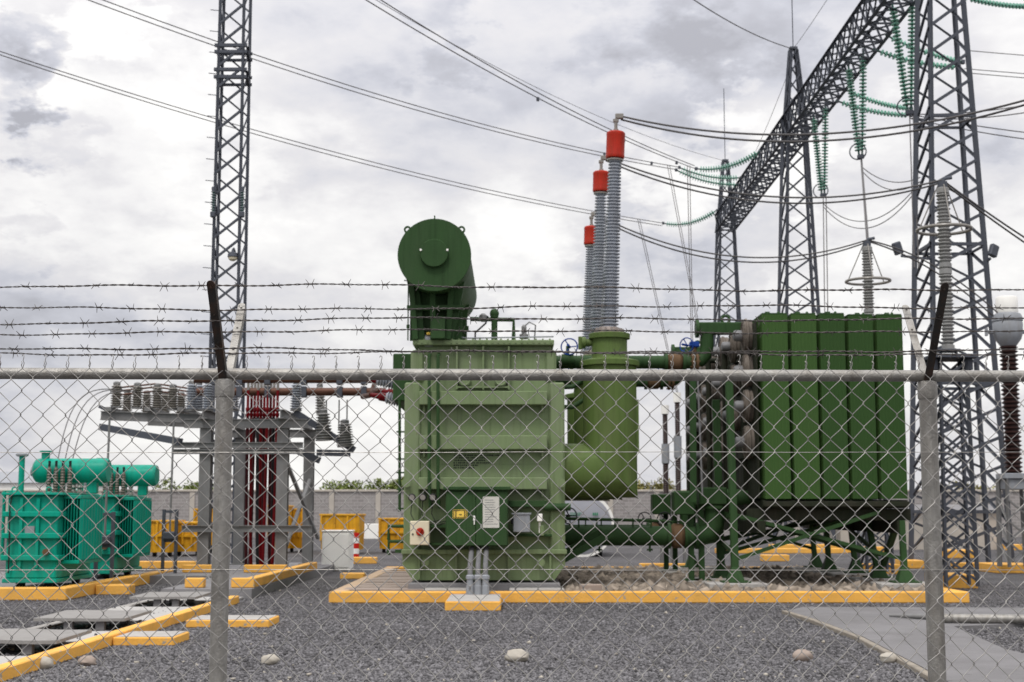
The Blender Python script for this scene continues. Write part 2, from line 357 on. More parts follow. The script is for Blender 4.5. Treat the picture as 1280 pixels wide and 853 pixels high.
# block wall
def block_mat():
    m = bpy.data.materials.new('grey_block_wall'); m.use_nodes = True; t = m.node_tree; b = t.nodes['Principled BSDF']; b.inputs['Roughness'].default_value = .9
    c = N(t, 'ShaderNodeTexCoord'); mp = N(t, 'ShaderNodeMapping'); mp.inputs['Rotation'].default_value = (R(90), 0, 0); L(t, c.outputs['Object'], mp.inputs[0])
    br_ = N(t, 'ShaderNodeTexBrick'); br_.inputs['Scale'].default_value = 1.0; br_.inputs['Brick Width'].default_value = .4; br_.inputs['Row Height'].default_value = .2
    br_.inputs['Mortar Size'].default_value = .018; br_.inputs['Color1'].default_value = (.24, .22, .215, 1); br_.inputs['Color2'].default_value = (.31, .29, .28, 1); br_.inputs['Mortar'].default_value = (.36, .34, .33, 1)
    L(t, mp.outputs[0], br_.inputs[0]); L(t, br_.outputs[0], b.inputs['Base Color']); return m
m_block = block_mat()
m_pil_d = mat('dusty_edging', (.27, .24, .20), .9, 0, .18, 3, (.16, .145, .13), .6, 2.5, streak=False, bump=.4)
m_pil = mat('pale_cement', (.46, .42, .37), .9, 0, .1, 2)

# ---------------------------------------------------------------- ground
mb = MB(); mb.add([(-700, -60, 0), (700, -60, 0), (700, 1500, 0), (-700, 1500, 0)], [(0, 1, 2, 3)])
solo('ground', None, None, mb, m_gravel, kind='structure', smooth=0)

# loose crushed stone lying on the ground, too many to count
def chips(name, n, ylo, yhi, smin, smax, m, xr=None, z=0.0, squash=.75, label=None):
    u = rng.random(n)
    y = 1.0 / ((1 - u) / ylo + u / yhi) if xr is None else ylo + u * (yhi - ylo)
    x = (rng.random(n) * 2 - 1) * (y * .37 + .8) if xr is None else xr[0] + rng.random(n) * (xr[1] - xr[0])
    s = smin + (smax - smin) * rng.random(n) ** 2
    base = np.array([[1, 0, 0], [-1, 0, 0], [0, 1, 0], [0, -1, 0], [0, 0, 1], [0, 0, -1]], float)
    P = base[None] * (1 + .5 * (rng.random((n, 6, 1)) - .5)) + .55 * (rng.random((n, 6, 3)) - .5)
    a = rng.random(n) * 6.283; ca, sa = np.cos(a), np.sin(a); b = rng.random(n) * 6.283; cb, sb = np.cos(b), np.sin(b)
    X, Y, Z = P[..., 0], P[..., 1], P[..., 2]
    Y, Z = Y * cb[:, None] - Z * sb[:, None], Y * sb[:, None] + Z * cb[:, None]
    X, Y = X * ca[:, None] - Y * sa[:, None], X * sa[:, None] + Y * ca[:, None]
    X = X * s[:, None] + x[:, None]; Y = Y * s[:, None] + y[:, None]; Z = Z * s[:, None] * squash + s[:, None] * .25 + z
    co = np.stack([X, Y, Z], -1).reshape(-1, 3)
    tri = np.array([[0, 2, 4], [2, 1, 4], [1, 3, 4], [3, 0, 4], [2, 0, 5], [1, 2, 5], [3, 1, 5], [0, 3, 5]])
    fi = (tri[None] + 6 * np.arange(n)[:, None, None]).reshape(-1)
    me = bpy.data.meshes.new(name); me.vertices.add(len(co)); me.vertices.foreach_set('co', co.ravel())
    nf = n * 8; me.loops.add(nf * 3); me.loops.foreach_set('vertex_index', fi.astype(np.int32))
    me.polygons.add(nf); me.polygons.foreach_set('loop_start', np.arange(0, nf * 3, 3, dtype=np.int32))
    me.update(calc_edges=True); me.validate(); me.materials.append(m)
    o = bpy.data.objects.new(name, me); COL.objects.link(o); o['kind'] = 'stuff'
    if label: o['label'] = label
    return o
chips('gravel', 170000, 12.6, 33, .009, .026, m_chip, label='dark grey crushed stone covering the yard')
chips('stray_gravel', 150, 12.5, 26.5, .010, .026, m_chip, xr=(-6.5, -4.98), z=.042, label='stray gravel lying on the trench slabs')
chips('coarse_gravel', 2200, 12.6, 30, .020, .042, m_chip, z=.004, label='larger dark stones among the gravel')
chips('pale_gravel', 260, 12.6, 30, .014, .036, m_stone, z=.012, label='scattered pale chips among the dark gravel')

# ---------------------------------------------------------------- perimeter wall, bushes and buildings beyond
wall_y = 92.0
wl = thing('block_wall', 'long grey block wall with pale pilasters closing the yard', 'wall', (0, wall_y, 0))
z_top = at(640, 615, wall_y).z
panel_w = 2.95; k0 = int(-46 / panel_w)
for k in range(k0, -k0 + 1):
    x0 = k * panel_w + .35
    mb = MB(); mb.box(x0 + .16, x0 + panel_w - .16, wall_y, wall_y + .15, 0, z_top); part('wall_panel', mb, m_block, wl, smooth=0)
    mb = MB(); mb.box(x0 - .155, x0 + .155, wall_y - .06, wall_y + .2, 0, z_top); part('pilaster', mb, m_pil, wl, smooth=0)
mb = MB(); mb.box(-46, 46, wall_y - .1, wall_y + .25, z_top + .003, z_top + .14, .02); part('coping', mb, m_pil, wl, smooth=0)

def leaf_crown(mb, c, rx, ry, rz, n, leaf):
    for _ in range(n):
        d = Vector((random.gauss(0, 1), random.gauss(0, 1), random.gauss(0, 1))).normalized() * random.random() ** .4
        p = Vector(c) + Vector((d.x * rx, d.y * ry, d.z * rz))
        a = Vector((random.uniform(-1, 1), random.uniform(-1, 1), random.uniform(-.4, 1))).normalized()
        b = a.orthogonal().normalized(); s = leaf * random.uniform(.5, 1.2)
        b = Matrix.Rotation(random.uniform(0, 6.28), 3, a) @ b
        mb.add([p - b * s * .4, p + a * s, p + b * s * .4, p - a * s * .5], [(0, 1, 2, 3)])
def bush(name, label, px, ptop, Y, rx, m, lobes, group='bushes beyond the wall'):
    top = at(px, ptop, Y); t = thing(name, label, 'bush', (top.x, Y, 0), group)
    tr = MB(); cr = MB()
    for i in range(lobes):
        cx = top.x + random.uniform(-rx, rx) * .8; h = top.z * random.uniform(.86, 1.0) - .6
        tr.tube([(top.x + random.uniform(-.3, .3), Y, 0), ((top.x + cx) / 2, Y, h * .5), (cx, Y + random.uniform(-.6, .6), h)], [.12, .08, .03], 6)
        leaf_crown(cr, (cx, Y + random.uniform(-.5, .5), h), rx * .42, rx * .4, .8, 300, .17)
    leaf_crown(cr, (top.x, Y, top.z * .55), rx * .8, rx * .5, top.z * .4, 500, .25)
    part('trunk', tr, m_bark, t); part('crown', cr, m, t, smooth=0)
bush('bush', 'green bush over the wall behind the white box', 448, 601, 97, 2.3, m_leaf, 6)
bush('bush', 'green bush over the wall against the sage tank', 494, 597, 98, 1.5, m_leaf, 5)
bush('bush', 'dry yellowish bush over the wall behind the pair of slim cable terminations', 815, 598, 97, 1.5, m_leaf2, 5)
bush('bush', 'low bush on the wall between the teal transformers and the steel stand', 240, 601, 97, 2.2, m_leaf, 5)
bush('bush', 'bush over the wall seen through the legs of the large gantry tower', 1216, 602, 99, 2.4, m_leaf2, 5)

def shed(name, label, cat, x0, y0, x1, Y, depth, m, roof_m, pitch=.8):
    a, b = at(x0, y0, Y), at(x1, y0, Y); t = thing(name, label, cat, ((a.x + b.x) / 2, Y, 0))
    mb = MB(); mb.box(a.x, b.x, Y, Y + depth, 0, a.z); part('wall', mb, m, t, smooth=0)
    mb = MB(); ov = .25
    mb.add([(a.x - ov, Y - ov, a.z + .01), (b.x + ov, Y - ov, a.z + .01), (b.x + ov, Y + depth + ov, a.z + .01), (a.x - ov, Y + depth + ov, a.z + .01),
            (a.x - ov, Y + depth / 2, a.z + pitch), (b.x + ov, Y + depth / 2, a.z + pitch)],
           [(0, 1, 5, 4), (2, 3, 4, 5), (0, 4, 3), (1, 2, 5), (3, 2, 1, 0)])
    part('roof', mb, roof_m, t, smooth=0); return t, a, b
shed('warehouse', 'low pale warehouse beyond the wall behind the teal transformers', 'warehouse', -40, 604, 76, 130, 14, m_white, m_grey, 1.2)
t, a, b = shed('hut', 'white rendered hut seen under the radiator bank', 'hut', 1050, 638, 1250, 62, 4, m_pil, m_slab, .25)
mb = MB(); mb.box(a.x + .5, a.x + 1.3, 61.96, 61.99, 0, 1.4, .01); part('door', mb, m_grey, t)

# ---------------------------------------------------------------- chain link fence in front of the camera
FY = 5.10
rail_l, rail_r = at(0, 467, FY), at(1280, 470.5, FY)
def rail_z(x): return rail_l.z + (rail_r.z - rail_l.z) * (x - rail_l.x) / (rail_r.x - rail_l.x)
fence = thing('chain_link_fence', 'galvanised chain link fence topped by six strands of barbed wire', 'fence', (0, FY, 0))
post_x = [at(281, 480, FY).x, at(1159, 480, FY).x]; gap = post_x[1] - post_x[0]
post_x = [post_x[0] - gap] + post_x + [post_x[1] + gap]
for x in post_x:
    zt = rail_z(x) - .027
    p = MB(); p.lathe((x, FY, 0), (0, 0, 1), [(.031, 0), (.0305, zt - .01)], 24); po = part('post', p, m_galv, fence)
    c = MB(); c.lathe((x, FY, zt - .055), (0, 0, 1), [(.0335, 0), (.0345, .006), (.0345, .055), (.031, .062), (.02, .066)], 24)
    c.lathe((x, FY, zt - .03), (1, 0, 0), [(.012, -.03), (.012, .03)], 8); part('post_cap', c, m_galv, po)
    for sy, m in ((-1, m_dark), (1, m_galv)):
        a = MB(); d = Vector((0, .235 * sy, .295)) * 1.06; p0 = Vector((x + .004 * sy, FY + .012 * sy, rail_z(x) - .03)); n = d.normalized()
        sidev = Vector((1, 0, 0)); nv = n.cross(sidev)
        for k in range(2):                                     # folded angle: a web and a flange
            off = nv * (.0 if k == 0 else .014) + sidev * (0 if k == 0 else .0125)
            a.beam(p0 + off, p0 + d + off, .027 if k == 0 else .003, .003 if k == 0 else .028, up=nv)
        a.lathe(p0 + d, nv, [(.0135, -.0015), (.0135, .0015)], 14)
        for q in (.42, .70, .97): a.lathe(p0 + d * q - nv * .004, nv, [(.004, -.003), (.004, .003)], 6)
        part('wire_arm', a, m, fence, label='dark weathered arm leaning towards the camera' if sy < 0 else 'bright galvanised arm leaning away')
for k in range(3):
    x0, x1 = post_x[k], post_x[k + 1]
    t_ = MB(); t_.cyl((x0 - .0 if k else x0, FY, rail_z(x0)), (x1 - .002, FY, rail_z(x1)), .0205, n=20); part('top_rail', t_, m_galv, fence)
for zz in (at(640, 566, FY).z, at(640, 712, FY).z, .25):
    t_ = MB(); t_.tube([(post_x[0] + i * .3, FY - .033, zz + random.uniform(-.0015, .0015)) for i in range(26)], .0012, 5, cap=False); part('tension_wire', t_, m_wire, fence)
DW, DH = .0790, .0856; MY = FY - .046
ztop = at(640, 459, MY).z
def zigzag(flip, hook, seed):
    rd = random.Random(seed); a = DW / 4 + .0014; r = .00148; pts = []; n = int((ztop - .05) / (DH / 2))
    jx = [rd.gauss(0, .0011) for _ in range(n + 2)]; jz = [rd.gauss(0, .0012) for _ in range(n + 2)]
    for k in range(n):
        s = (1 if k % 2 == 0 else -1) * flip; z = -k * DH / 2 + jz[k] * (k > 0); yo = .0022 * (1 if k % 2 == 0 else -1)
        xx = s * a + jx[k]
        if k == 0:
            if hook:
                pts += [(xx - .008 * flip, .006, .037), (xx - .0045 * flip, .004, .0425), (xx + .0005 * flip, .001, .040), (xx + .001 * flip, -.001, .033), (xx - .002 * flip, 0, .022), (xx + .002 * flip, .001, .012), (xx, .001, .004)]
            else:
                pts += [(xx + .001 * flip, .003, .019), (xx - .003 * flip, -.002, .012), (xx + .001 * flip, .002, .005)]
            pts += [(xx - s * .0035, yo, -.007)]
        else:
            pts += [(xx - s * .0062, -yo, z + .0078), (xx - s * .0016, -yo * .6, z + .0032), (xx, 0, z), (xx - s * .0016, yo * .6, z - .0032), (xx - s * .0062, yo, z - .0078)]
    m = MB(); m.tube(pts, r, 5); return m
zz_var = {(f, v): mesh_of('zigzag', zigzag(1 if f else -1, f, v * 2 + f + 11), m_wire, smooth=60) for f in (0, 1) for v in range(5)}
x_node = at(0, 459, MY).x                      # a hook stands at the picture's edge
i0 = -10; n_w = int(4.5 / (DW / 2))
for i in range(i0, i0 + n_w + 14):
    f = 1 if i % 2 == 0 else 0
    # wire i runs between the node columns i and i+1
    xc = x_node + (i - .5) * DW / 2 + random.gauss(0, .0006)
    if not (post_x[0] < xc < post_x[3]): continue
    shared('mesh_wire', zz_var[(f, random.randrange(5))], fence, Matrix.Translation((xc, MY, ztop + .006 * math.sin(xc * 2.3) * .4)) @ Matrix.Rotation(random.gauss(0, .0012), 4, 'Y'))

# barbed wire: two twisted strands with four-point barbs
def barb_mesh(seed):
    rd = random.Random(seed); m = MB()
    m.tube([(i * .0011 - .006, .0030 * math.cos(i * 1.15), .0030 * math.sin(i * 1.15)) for i in range(13)], .0014, 5)
    for sx in (-1, 1):
        for s in (-1, 1):
            a = rd.uniform(-.5, .5) + math.pi / 2 * s + rd.uniform(-.5, .5)
            d = Vector((sx * rd.uniform(.1, .75), math.cos(a) * .7, math.sin(a))).normalized() * rd.uniform(.014, .021)
            p = Vector((sx * .006, 0, .002 * s)); m.tube([p, p + d * .5, p + d], [.0015, .0014, .0008], 4)
    return mesh_of('barb', m, m_barb, smooth=60)
barbs = [barb_mesh(s) for s in range(6)]
wires = [(357, 362, -1, .245), (402.5, 397, -1, .18), (437.5, 440, -1, .105), (385.5, 384, 1, .22), (416, 413.5, 1, .16), (441, 442, 1, .095)]
for k, (py0, py1, sy, dy) in enumerate(wires):
    Y = FY + sy * dy; a = at(20, py0, Y); b = at(1260, py1, Y); rd = random.Random(k + 40)
    d = (b - a) / (b.x - a.x); ph = rd.uniform(0, 6); pts1 = []; pts2 = []; xs = np.arange(-3.0, 3.0, .0075)
    def centre(x, a=a, d=d, ph=ph, k=k):
        p = a + d * (x - a.x)
        kink = .006 * math.sin(x * 2.1 + ph) + .0028 * math.sin(x * 7.3 + ph * 2) + .0014 * math.sin(x * 19 + ph * 3)
        return p + Vector((0, .003 * math.sin(x * 5 + ph), kink))
    m = MB()
    for q in (0, math.pi):
        m.tube([centre(x) + Vector((0, math.cos(x * 105 + q), math.sin(x * 105 + q))) * .0018 for x in xs], .0017, 4, cap=False)
    bw = part('barbed_wire', m, m_barb if sy < 0 or k == 3 else m_barb, fence, smooth=60)
    x = -2.6 + rd.uniform(0, .1)
    while x < 2.6:
        shared('barb', barbs[rd.randrange(6)], bw, Matrix.Translation(centre(x)) @ Matrix.Rotation(rd.uniform(0, 6.28), 4, 'X'))
        x += rd.uniform(.112, .134)

# ---------------------------------------------------------------- oil basin of the large transformer
KF, KB = 25.75, 37.3
xl, xr_ = at(411, 745, KF).x, at(1212, 745, KF).x
KH = .20
basin = thing('oil_basin', 'long yellow painted kerb basin round the green transformer and radiators', 'kerb', (2.4, KF, 0))
m = MB(); m.box(xl, xr_, KF, KF + .28, 0, KH, .018); part('kerb', m, m_yel, basin)
m = MB(); m.box(xl, xl + .28, KF + .282, KB, 0, KH - .002, .018); part('kerb', m, mat('dusty_kerb_top', (.50, .36, .24), .85, 0, .15, 2, (.30, .26, .22), .6, 3, streak=False), basin, label='dusty faded kerb running back beside the boards')
m = MB(); m.box(xr_ - .28, xr_, KF + .282, KB, 0, KH - .002, .018); part('kerb', m, m_yel, basin)
m = MB(); m.box(xl, xr_, KB + .002, KB + .28, 0, KH, .018); part('kerb', m, m_yel, basin)
chips('river_rocks', 4200, KF + .5, KB - .3, .06, .19, m_rock, xr=(1.0, xr_ - .4), z=.10, label='brown river rocks filling the oil basin')
chips('basin_rubble', 1200, KF + .35, KF + 1.6, .03, .07, m_rock, xr=(xl + .4, 1.0), z=.03, label='small brown rubble along the basin kerb left of the tank')
def pad(name, label, x0, x1, y0, y1, z0, z1, m, cat='concrete pad', group=None):
    b = MB(); b.box(x0, x1, y0, y1, z0, z1, .015); return solo(name, label, cat, b, m, group)
# concrete plinths inside the basin
tx0, tx1, TY0, TY1 = at(506, 600, 27).x, at(706, 600, 27).x, 27.0, 36.4
pad('plinth', 'pale concrete foundation slab under the sage green transformer tank', tx0 + .1, tx1 - .1, TY0 - .3, TY1 + .3, .06, .30, m_slab, 'plinth')
for k in range(2):
    x0 = (-1.65, -.1)[k]
    pad('plinth', ('low pale concrete block at the tank foot by the conduits', 'low pale concrete block at the tank foot under the grey box')[k], x0 + .05, x0 + 1.05, 26.15, 26.66, .05, .225, m_conc, 'plinth')
pad('timber_block', 'short timber block lying on the rocks beside the tank foot', 1.22, 1.62, 26.3, 26.5, .1, .3, m_wood, 'timber')
# boards lying along the basin's near end, left of the tank
bst = thing('board_stack', 'weathered boards laid side by side left of the tank in the basin', 'boards', (-2.5, 30, .1))
for k in range(9):
    y = 26.9 + k * .95; b = MB(); b.obox((-2.25 + random.uniform(-.1, .1), y, .17 + random.uniform(-.01, .01)), (1.5, .66, .05), Matrix.Rotation(random.gauss(0, .01), 3, 'Z'), .006); part('board', b, m_wood, bst)
# conduit pad in front
pc = MB(); a = at(556, 760, 23.7); b_ = at(626, 760, 23.7); pc.box(a.x, b_.x, 23.7, KF - .01, 0, .155, .015)
solo('conduit_pad', 'small yellow pad in front of the basin carrying three grey conduits', 'kerb', pc, m_yel)
pt = MB(); pt.box(a.x + .02, b_.x - .02, 23.73, KF - .04, .1552, .163, .003); solo('pad_top', 'dusty pale mortar cap on the small conduit pad', 'mortar cap', pt, m_conc)

# ---------------------------------------------------------------- large green transformer
T = thing('power_transformer', 'tall sage green power transformer with dark green oil drum on top', 'transformer', ((tx0 + tx1) / 2, 31, .3))
zb = .34; zt = at(600, 432, TY0).z
xa, xb = at(524, 560, TY0).x, at(688, 560, TY0).x               # the recessed front panel
b = MB(); b.box(xa - .02, xb + .02, TY0 + .10, TY1 - .1, zb, zt, .01); part('tank', b, m_tank, T)
zsh = at(600, 458, TY0).z; zlo = at(600, 692, TY0).z
def col_x(p0, p1): return at(p0, 560, TY0).x, at(p1, 560, TY0).x
for (p0, p1, top) in ((505, 525, 478), (687, 706, 478)):
    x0, x1 = col_x(p0, p1); z1 = at(600, top, TY0).z
    b = MB(); b.box(x0, x1, TY0 + .02, TY1, zlo, z1, .03); part('corner_post', b, m_tank, T)
b = MB(); x0, x1 = col_x(512, 530); b.box(x0, x1, TY0 + .05, TY1, at(0, 478, TY0).z, at(0, 437, TY0).z, .05); x0, x1 = col_x(681, 696); b.box(x0, x1, TY0 + .05, TY1, at(0, 478, TY0).z, at(0, 437, TY0).z, .05); part('corner_post', b, m_tank, T)
b = MB(); x0, x1 = col_x(515, 693); b.box(x0, x1, TY0 - .06, TY1 + .06, zt + .002, zt + .10, .012); part('tank_cover', b, m_tank, T)
b = MB()
for k in range(20):
    b.lathe((x0 + .08 + k * (x1 - x0 - .16) / 19, TY0 - .02, zt + .10), (0, 0, 1), [(.018, 0), (.018, .025)], 6)
for k in range(24): b.lathe((x0 + .06 + k * (x1 - x0 - .12) / 23, TY0 - .061, zt + .05), (0, -1, 0), [(.016, 0), (.016, .018)], 6)
part('cover_bolts', b, m_tank, T, kind='stuff')
for py in (524, 580):
    b = MB(); bpx(b, 527, py, 684, py + .5, TY0 + .092, TY0 + .1); part('weld_seam', b, m_tank, T)
b = MB(); bpx(b, 606.5, 508, 607, 596, TY0 + .092, TY0 + .1); part('weld_seam', b, m_tank, T)
for p in (532, 676):
    c = at(p, 703, TY0 + .04); b = MB(); b.cyl((c.x, TY0 - .12, c.z), (c.x, TY0 + .08, c.z), .05, n=14); b.cyl((c.x, TY0 - .14, c.z), (c.x, TY0 - .10, c.z), .075, n=14); part('drain_plug', b, m_tank, T)
for p in (508.5, 701):
    c = at(p, 604, TY0); b = MB(); b.cyl((c.x, TY0 - .16, c.z), (c.x, TY0 + .03, c.z), .055, n=14); b.cyl((c.x, TY0 - .17, c.z), (c.x, TY0 - .13, c.z), .085, n=14); part('jacking_boss', b, m_tank, T)
b = MB(); x0, x1 = col_x(503, 708); b.box(x0, x1, TY0 - .06, TY1 + .05, at(0, 693, TY0).z, at(0, 687, TY0).z, .012); part('base_flange', b, m_tank, T)
# slanted skirt below the flange
b = MB(); z1 = at(0, 693, TY0).z - .003; z0_ = zb; i = .16
x0, x1 = col_x(504, 706)
v = [(x0, TY0 + .05, z1), (x1, TY0 + .05, z1), (x1, TY1 - .1, z1), (x0, TY1 - .1, z1), (x0, TY0 + .05, z1 - .2), (x1, TY0 + .05, z1 - .2), (x1, TY1 - .1, z1 - .2), (x0, TY1 - .1, z1 - .2),
     (x0 + .2, TY0 + .05, z0_), (x1 - .2, TY0 + .05, z0_), (x1 - .2, TY1 - .2, z0_), (x0 + .2, TY1 - .2, z0_)]
b.add(v, [(3, 2, 1, 0), (8, 9, 10, 11)] + [(j, (j + 1) % 4, 4 + (j + 1) % 4, 4 + j)[::-1] for j in range(4)] + [(4 + j, 4 + (j + 1) % 4, 8 + (j + 1) % 4, 8 + j)[::-1] for j in range(4)])
part('skirt', b, m_tank, T)
for p in (524, 570, 636, 688):
    b = MB(); bpx(b, p - 1.2, 694, p + 1.2, 724, TY0 - .03, TY0 + .1); part('skirt_rib', b, m_tank, T)
for y0, y1, p0, p1 in ((489, 506, 524, 684), (544.5, 562, 524, 684), (597, 612, 523, 684)):
    b = MB(); bpx(b, p0, y0, p1, y1, TY0 - .16, TY0 + .08, .012); sb = part('stiffener_beam', b, m_ledge, T)
    for p in (p0 + 6, p1 - 6):
        b = MB(); bpx(b, p - 1, y1 + .2, p + 1, y1 + 9, TY0 - .05, TY0 + .09); part('gusset', b, m_tank, sb)
for p in (571, 604, 636):
    b = MB(); bpx(b, p - 1, 433, p + 1, 487, TY0 - .04, TY0 + .1); part('rib', b, m_tank, T)
b = MB(); bpx(b, 572, 483, 635, 485, TY0 - .04, TY0 + .09); part('rib', b, m_tank, T)
for p in (581, 626):
    c = at(p, 476, TY0 + .02); b = MB(); b.cyl((c.x, TY0 - .05, c.z), (c.x, TY0 + .12, c.z), .12, n=20); b.ring((c.x, TY0 - .06, c.z), (0, 1, 0), .09, .02, 20, 6); part('inspection_cover', b, m_tank, T)
for p in (536.5, 547.5):
    c0, c1 = at(p, 441, TY0 - .2), at(p, 608, TY0 - .2); b = MB(); b.tube([(c0.x, TY0 + .1, c0.z), (c0.x, TY0 - .19, c0.z - .05), (c1.x, TY0 - .2, c1.z), (c1.x + .02, TY0 - .12, c1.z - .4)], .032, 8); part('conduit', b, m_dgreen, T)
# ladder-like pipe at the tank's side
c0, c1 = at(499.5, 500, TY0 + .3), at(499.5, 640, TY0 + .3); b = MB(); b.tube([c0, c1], .028, 8)
for py in (540, 574, 591, 612, 636): q = at(499.5, py, TY0 + .3); b.beam(q - Vector((.06, 0, 0)), q + Vector((.12, 0, 0)), .03, .03)
part('side_pipe', b, m_dgreen, T)
b = MB()
for py in (658, 677): q = at(514, py, TY0 + .1); b.tube([q, q + Vector((-.42, 0, 0)), q + Vector((-.42, 0, -.25))], .035, 8)
q = at(494, 690, TY0 + .1); b.box(q.x, q.x + .2, TY0 + .05, TY0 + .2, q.z - .02, q.z + .04)
part('drain_pipe', b, m_dgreen, T)
q = at(495, 475, TY0 + .8); b = MB(); b.box(q.x - .02, xa - .03, TY0 + .3, TY1 - .8, at(0, 500, TY0).z, at(0, 440, TY0).z, .02); part('bushing_box', b, m_dgreen, T)
# faint nameplate lettering, too small to read in the photograph
b = MB(); rd = random.Random(5)
for r_, (p0, p1) in enumerate(((568, 628), (568, 610), (568, 607), (567, 615), (567, 598), (567, 593))):
    px = p0
    while px < p1:
        wd_ = rd.uniform(1.0, 2.2); bpx(b, px, 568.5 + r_ * 3.1, min(px + wd_, p1), 570.4 + r_ * 3.1, TY0 + .095, TY0 + .102); px += wd_ + rd.choice((.5, .5, .9, 1.4))
part('nameplate_lettering', b, m_ink, T, smooth=0, kind='stuff')
# control cabinet
CY = TY0 - .75
b = MB(); bpx(b, 557, 612, 635, 683, CY, CY + .62, .01); cab = part('control_cabinet', b, m_dgreen, T)
b = MB(); bpx(b, 554, 608.5, 638, 612.5, CY - .08, CY + .66, .006); part('rain_hood', b, m_dgreen, cab)
for p0, p1 in ((558, 594.3), (595, 634)):
    b = MB(); bpx(b, p0, 615, p1, 682, CY - .025, CY - .002, .006); part('door', b, m_dgreen, cab)
b = MB(); bpx(b, 591.5, 645, 594, 651, CY - .05, CY - .026, .004); bpx(b, 592.2, 651, 593.4, 656, CY - .045, CY - .03); part('handle', b, m_white, cab)
b = MB(); bpx(b, 566, 637.3, 584, 648, CY - .031, CY - .026); sg = part('sign', b, m_sign, cab, label='yellow plate reading T-1')
b = MB(); bpx(b, 603.5, 621, 624, 660, CY - .032, CY - .026); part('notice', b, m_paper, cab, label='pale paper notice')
def text_mesh(s, size, c, m, name, parent, depth=.003, rot=R(90)):
    cu_ = bpy.data.curves.new(name, 'FONT'); cu_.body = s; cu_.size = size; cu_.extrude = depth; cu_.align_x = 'CENTER'; cu_.align_y = 'CENTER'; cu_.resolution_u = 3
    tmp = bpy.data.objects.new('lettering_source', cu_); COL.objects.link(tmp); bpy.context.view_layer.update()
    me = bpy.data.meshes.new_from_object(tmp.evaluated_get(bpy.context.evaluated_depsgraph_get())); bpy.data.objects.remove(tmp)
    me.materials.clear(); me.materials.append(m); me.transform(Matrix.Translation(Vector(c) - WL[parent.name]) @ Matrix.Rotation(rot, 4, 'X'))
    o = bpy.data.objects.new(name, me); COL.objects.link(o); o.parent = parent; WL[o.name] = WL[parent.name]; return o
c = at(575, 642.5, CY - .034); text_mesh('T-1', .18, c, m_ink, 'lettering', cab)
b = MB(); bpx(b, 566.6, 637.9, 583.4, 638.7, CY - .0335, CY - .0312); bpx(b, 566.6, 646.6, 583.4, 647.4, CY - .0335, CY - .0312); bpx(b, 566.6, 638.8, 567.5, 646.5, CY - .0335, CY - .0312); bpx(b, 582.5, 638.8, 583.4, 646.5, CY - .0335, CY - .0312)
part('sign_border', b, m_ink, cab)
b = MB(); rd = random.Random(3)
for r_ in range(11): bpx(b, 606, 625 + r_ * 3, 606 + rd.uniform(9, 16), 625.7 + r_ * 3, CY - .0335, CY - .0322)
part('notice_print', b, m_pipe, cab, smooth=0, kind='stuff')
for p in (589.5, 599, 608):
    a = at(p, 684, CY + .2); b = MB(); b.tube([(a.x, CY + .25, a.z + .02), (a.x, CY + .10, a.z - .08), (a.x, 25.62, .66), (a.x, 25.56, .5), (a.x, 25.56, .16)], .046, 12); cp = part('conduit', b, m_pipe, T)
    b = MB(); b.lathe((a.x, 25.56, .165), (0, 0, 1), [(.07, 0), (.07, .15), (.058, .16), (.058, .26), (.075, .27), (.075, .32), (.052, .34)], 10); part('conduit_fitting', b, m_grey, cp)
# small boxes on the tank front
YB = TY0 - .42
b = MB(); bpx(b, 512.5, 651.5, 536.5, 681.5, YB, YB + .32, .012); eb = part('switch_box', b, m_cream, T)
b = MB(); c = at(525, 665, YB - .02); b.lathe((c.x, YB, c.z), (0, -1, 0), [(.075, 0), (.075, .015), (.06, .03)], 18); b.obox((c.x, YB - .045, c.z), (.035, .04, .13), Matrix.Rotation(.5, 3, 'Y'), .006); part('rotary_switch', b, m_red, eb)
b = MB(); c = at(516, 668, YB); b.lathe((c.x, YB, c.z), (0, -1, 0), [(.018, 0), (.018, .012)], 8); part('keyhole', b, m_ink, eb)
b = MB(); bpx(b, 641.5, 642.5, 662.5, 665.5, YB, YB + .34, .012); bx_ = part('junction_box', b, m_grey, T)
b = MB(); bpx(b, 639.5, 641.3, 664, 643.4, YB - .02, YB + .34, .004); part('box_lid', b, m_grey, bx_)
b = MB(); c = at(638.5, 652, YB + .1); b.cyl(c, c + Vector((.06, 0, 0)), .05, n=12); part('cable_gland', b, m_black, bx_)
b = MB(); bpx(b, 671.5, 642.5, 678, 652, YB + .1, YB + .3, .01); q = at(674.5, 653, YB + .2); b.tube([q, q - Vector((0, 0, .18)), q - Vector((-.04, -.3, .2))], .018, 6); part('sensor_box', b, m_white, T)
b = MB(); bpx(b, 675, 657, 680, 670, YB + .15, YB + .4, .01); part('valve_body', b, m_tank, T)
b = MB(); bpx(b, 636, 626, 684, 634, TY0 - .1, TY0 + .09, .01); q = at(683, 634, TY0); b.cyl((q.x - .05, TY0 - .05, q.z), (q.x + .45, TY0 - .05, q.z), .07, n=12); part('pipe_rail', b, m_dgreen, T)
b = MB(); bpx(b, 634, 668, 690, 671, TY0 - .1, TY0 + .09, .006); part('pipe_rail', b, m_dgreen, T)
b = MB(); bpx(b, 526, 656, 560, 660, TY0 - .3, TY0 + .1, .006); bpx(b, 526, 679, 560, 682, TY0 - .2, TY0 + .1, .006); part('box_bracket', b, m_dgreen, T)
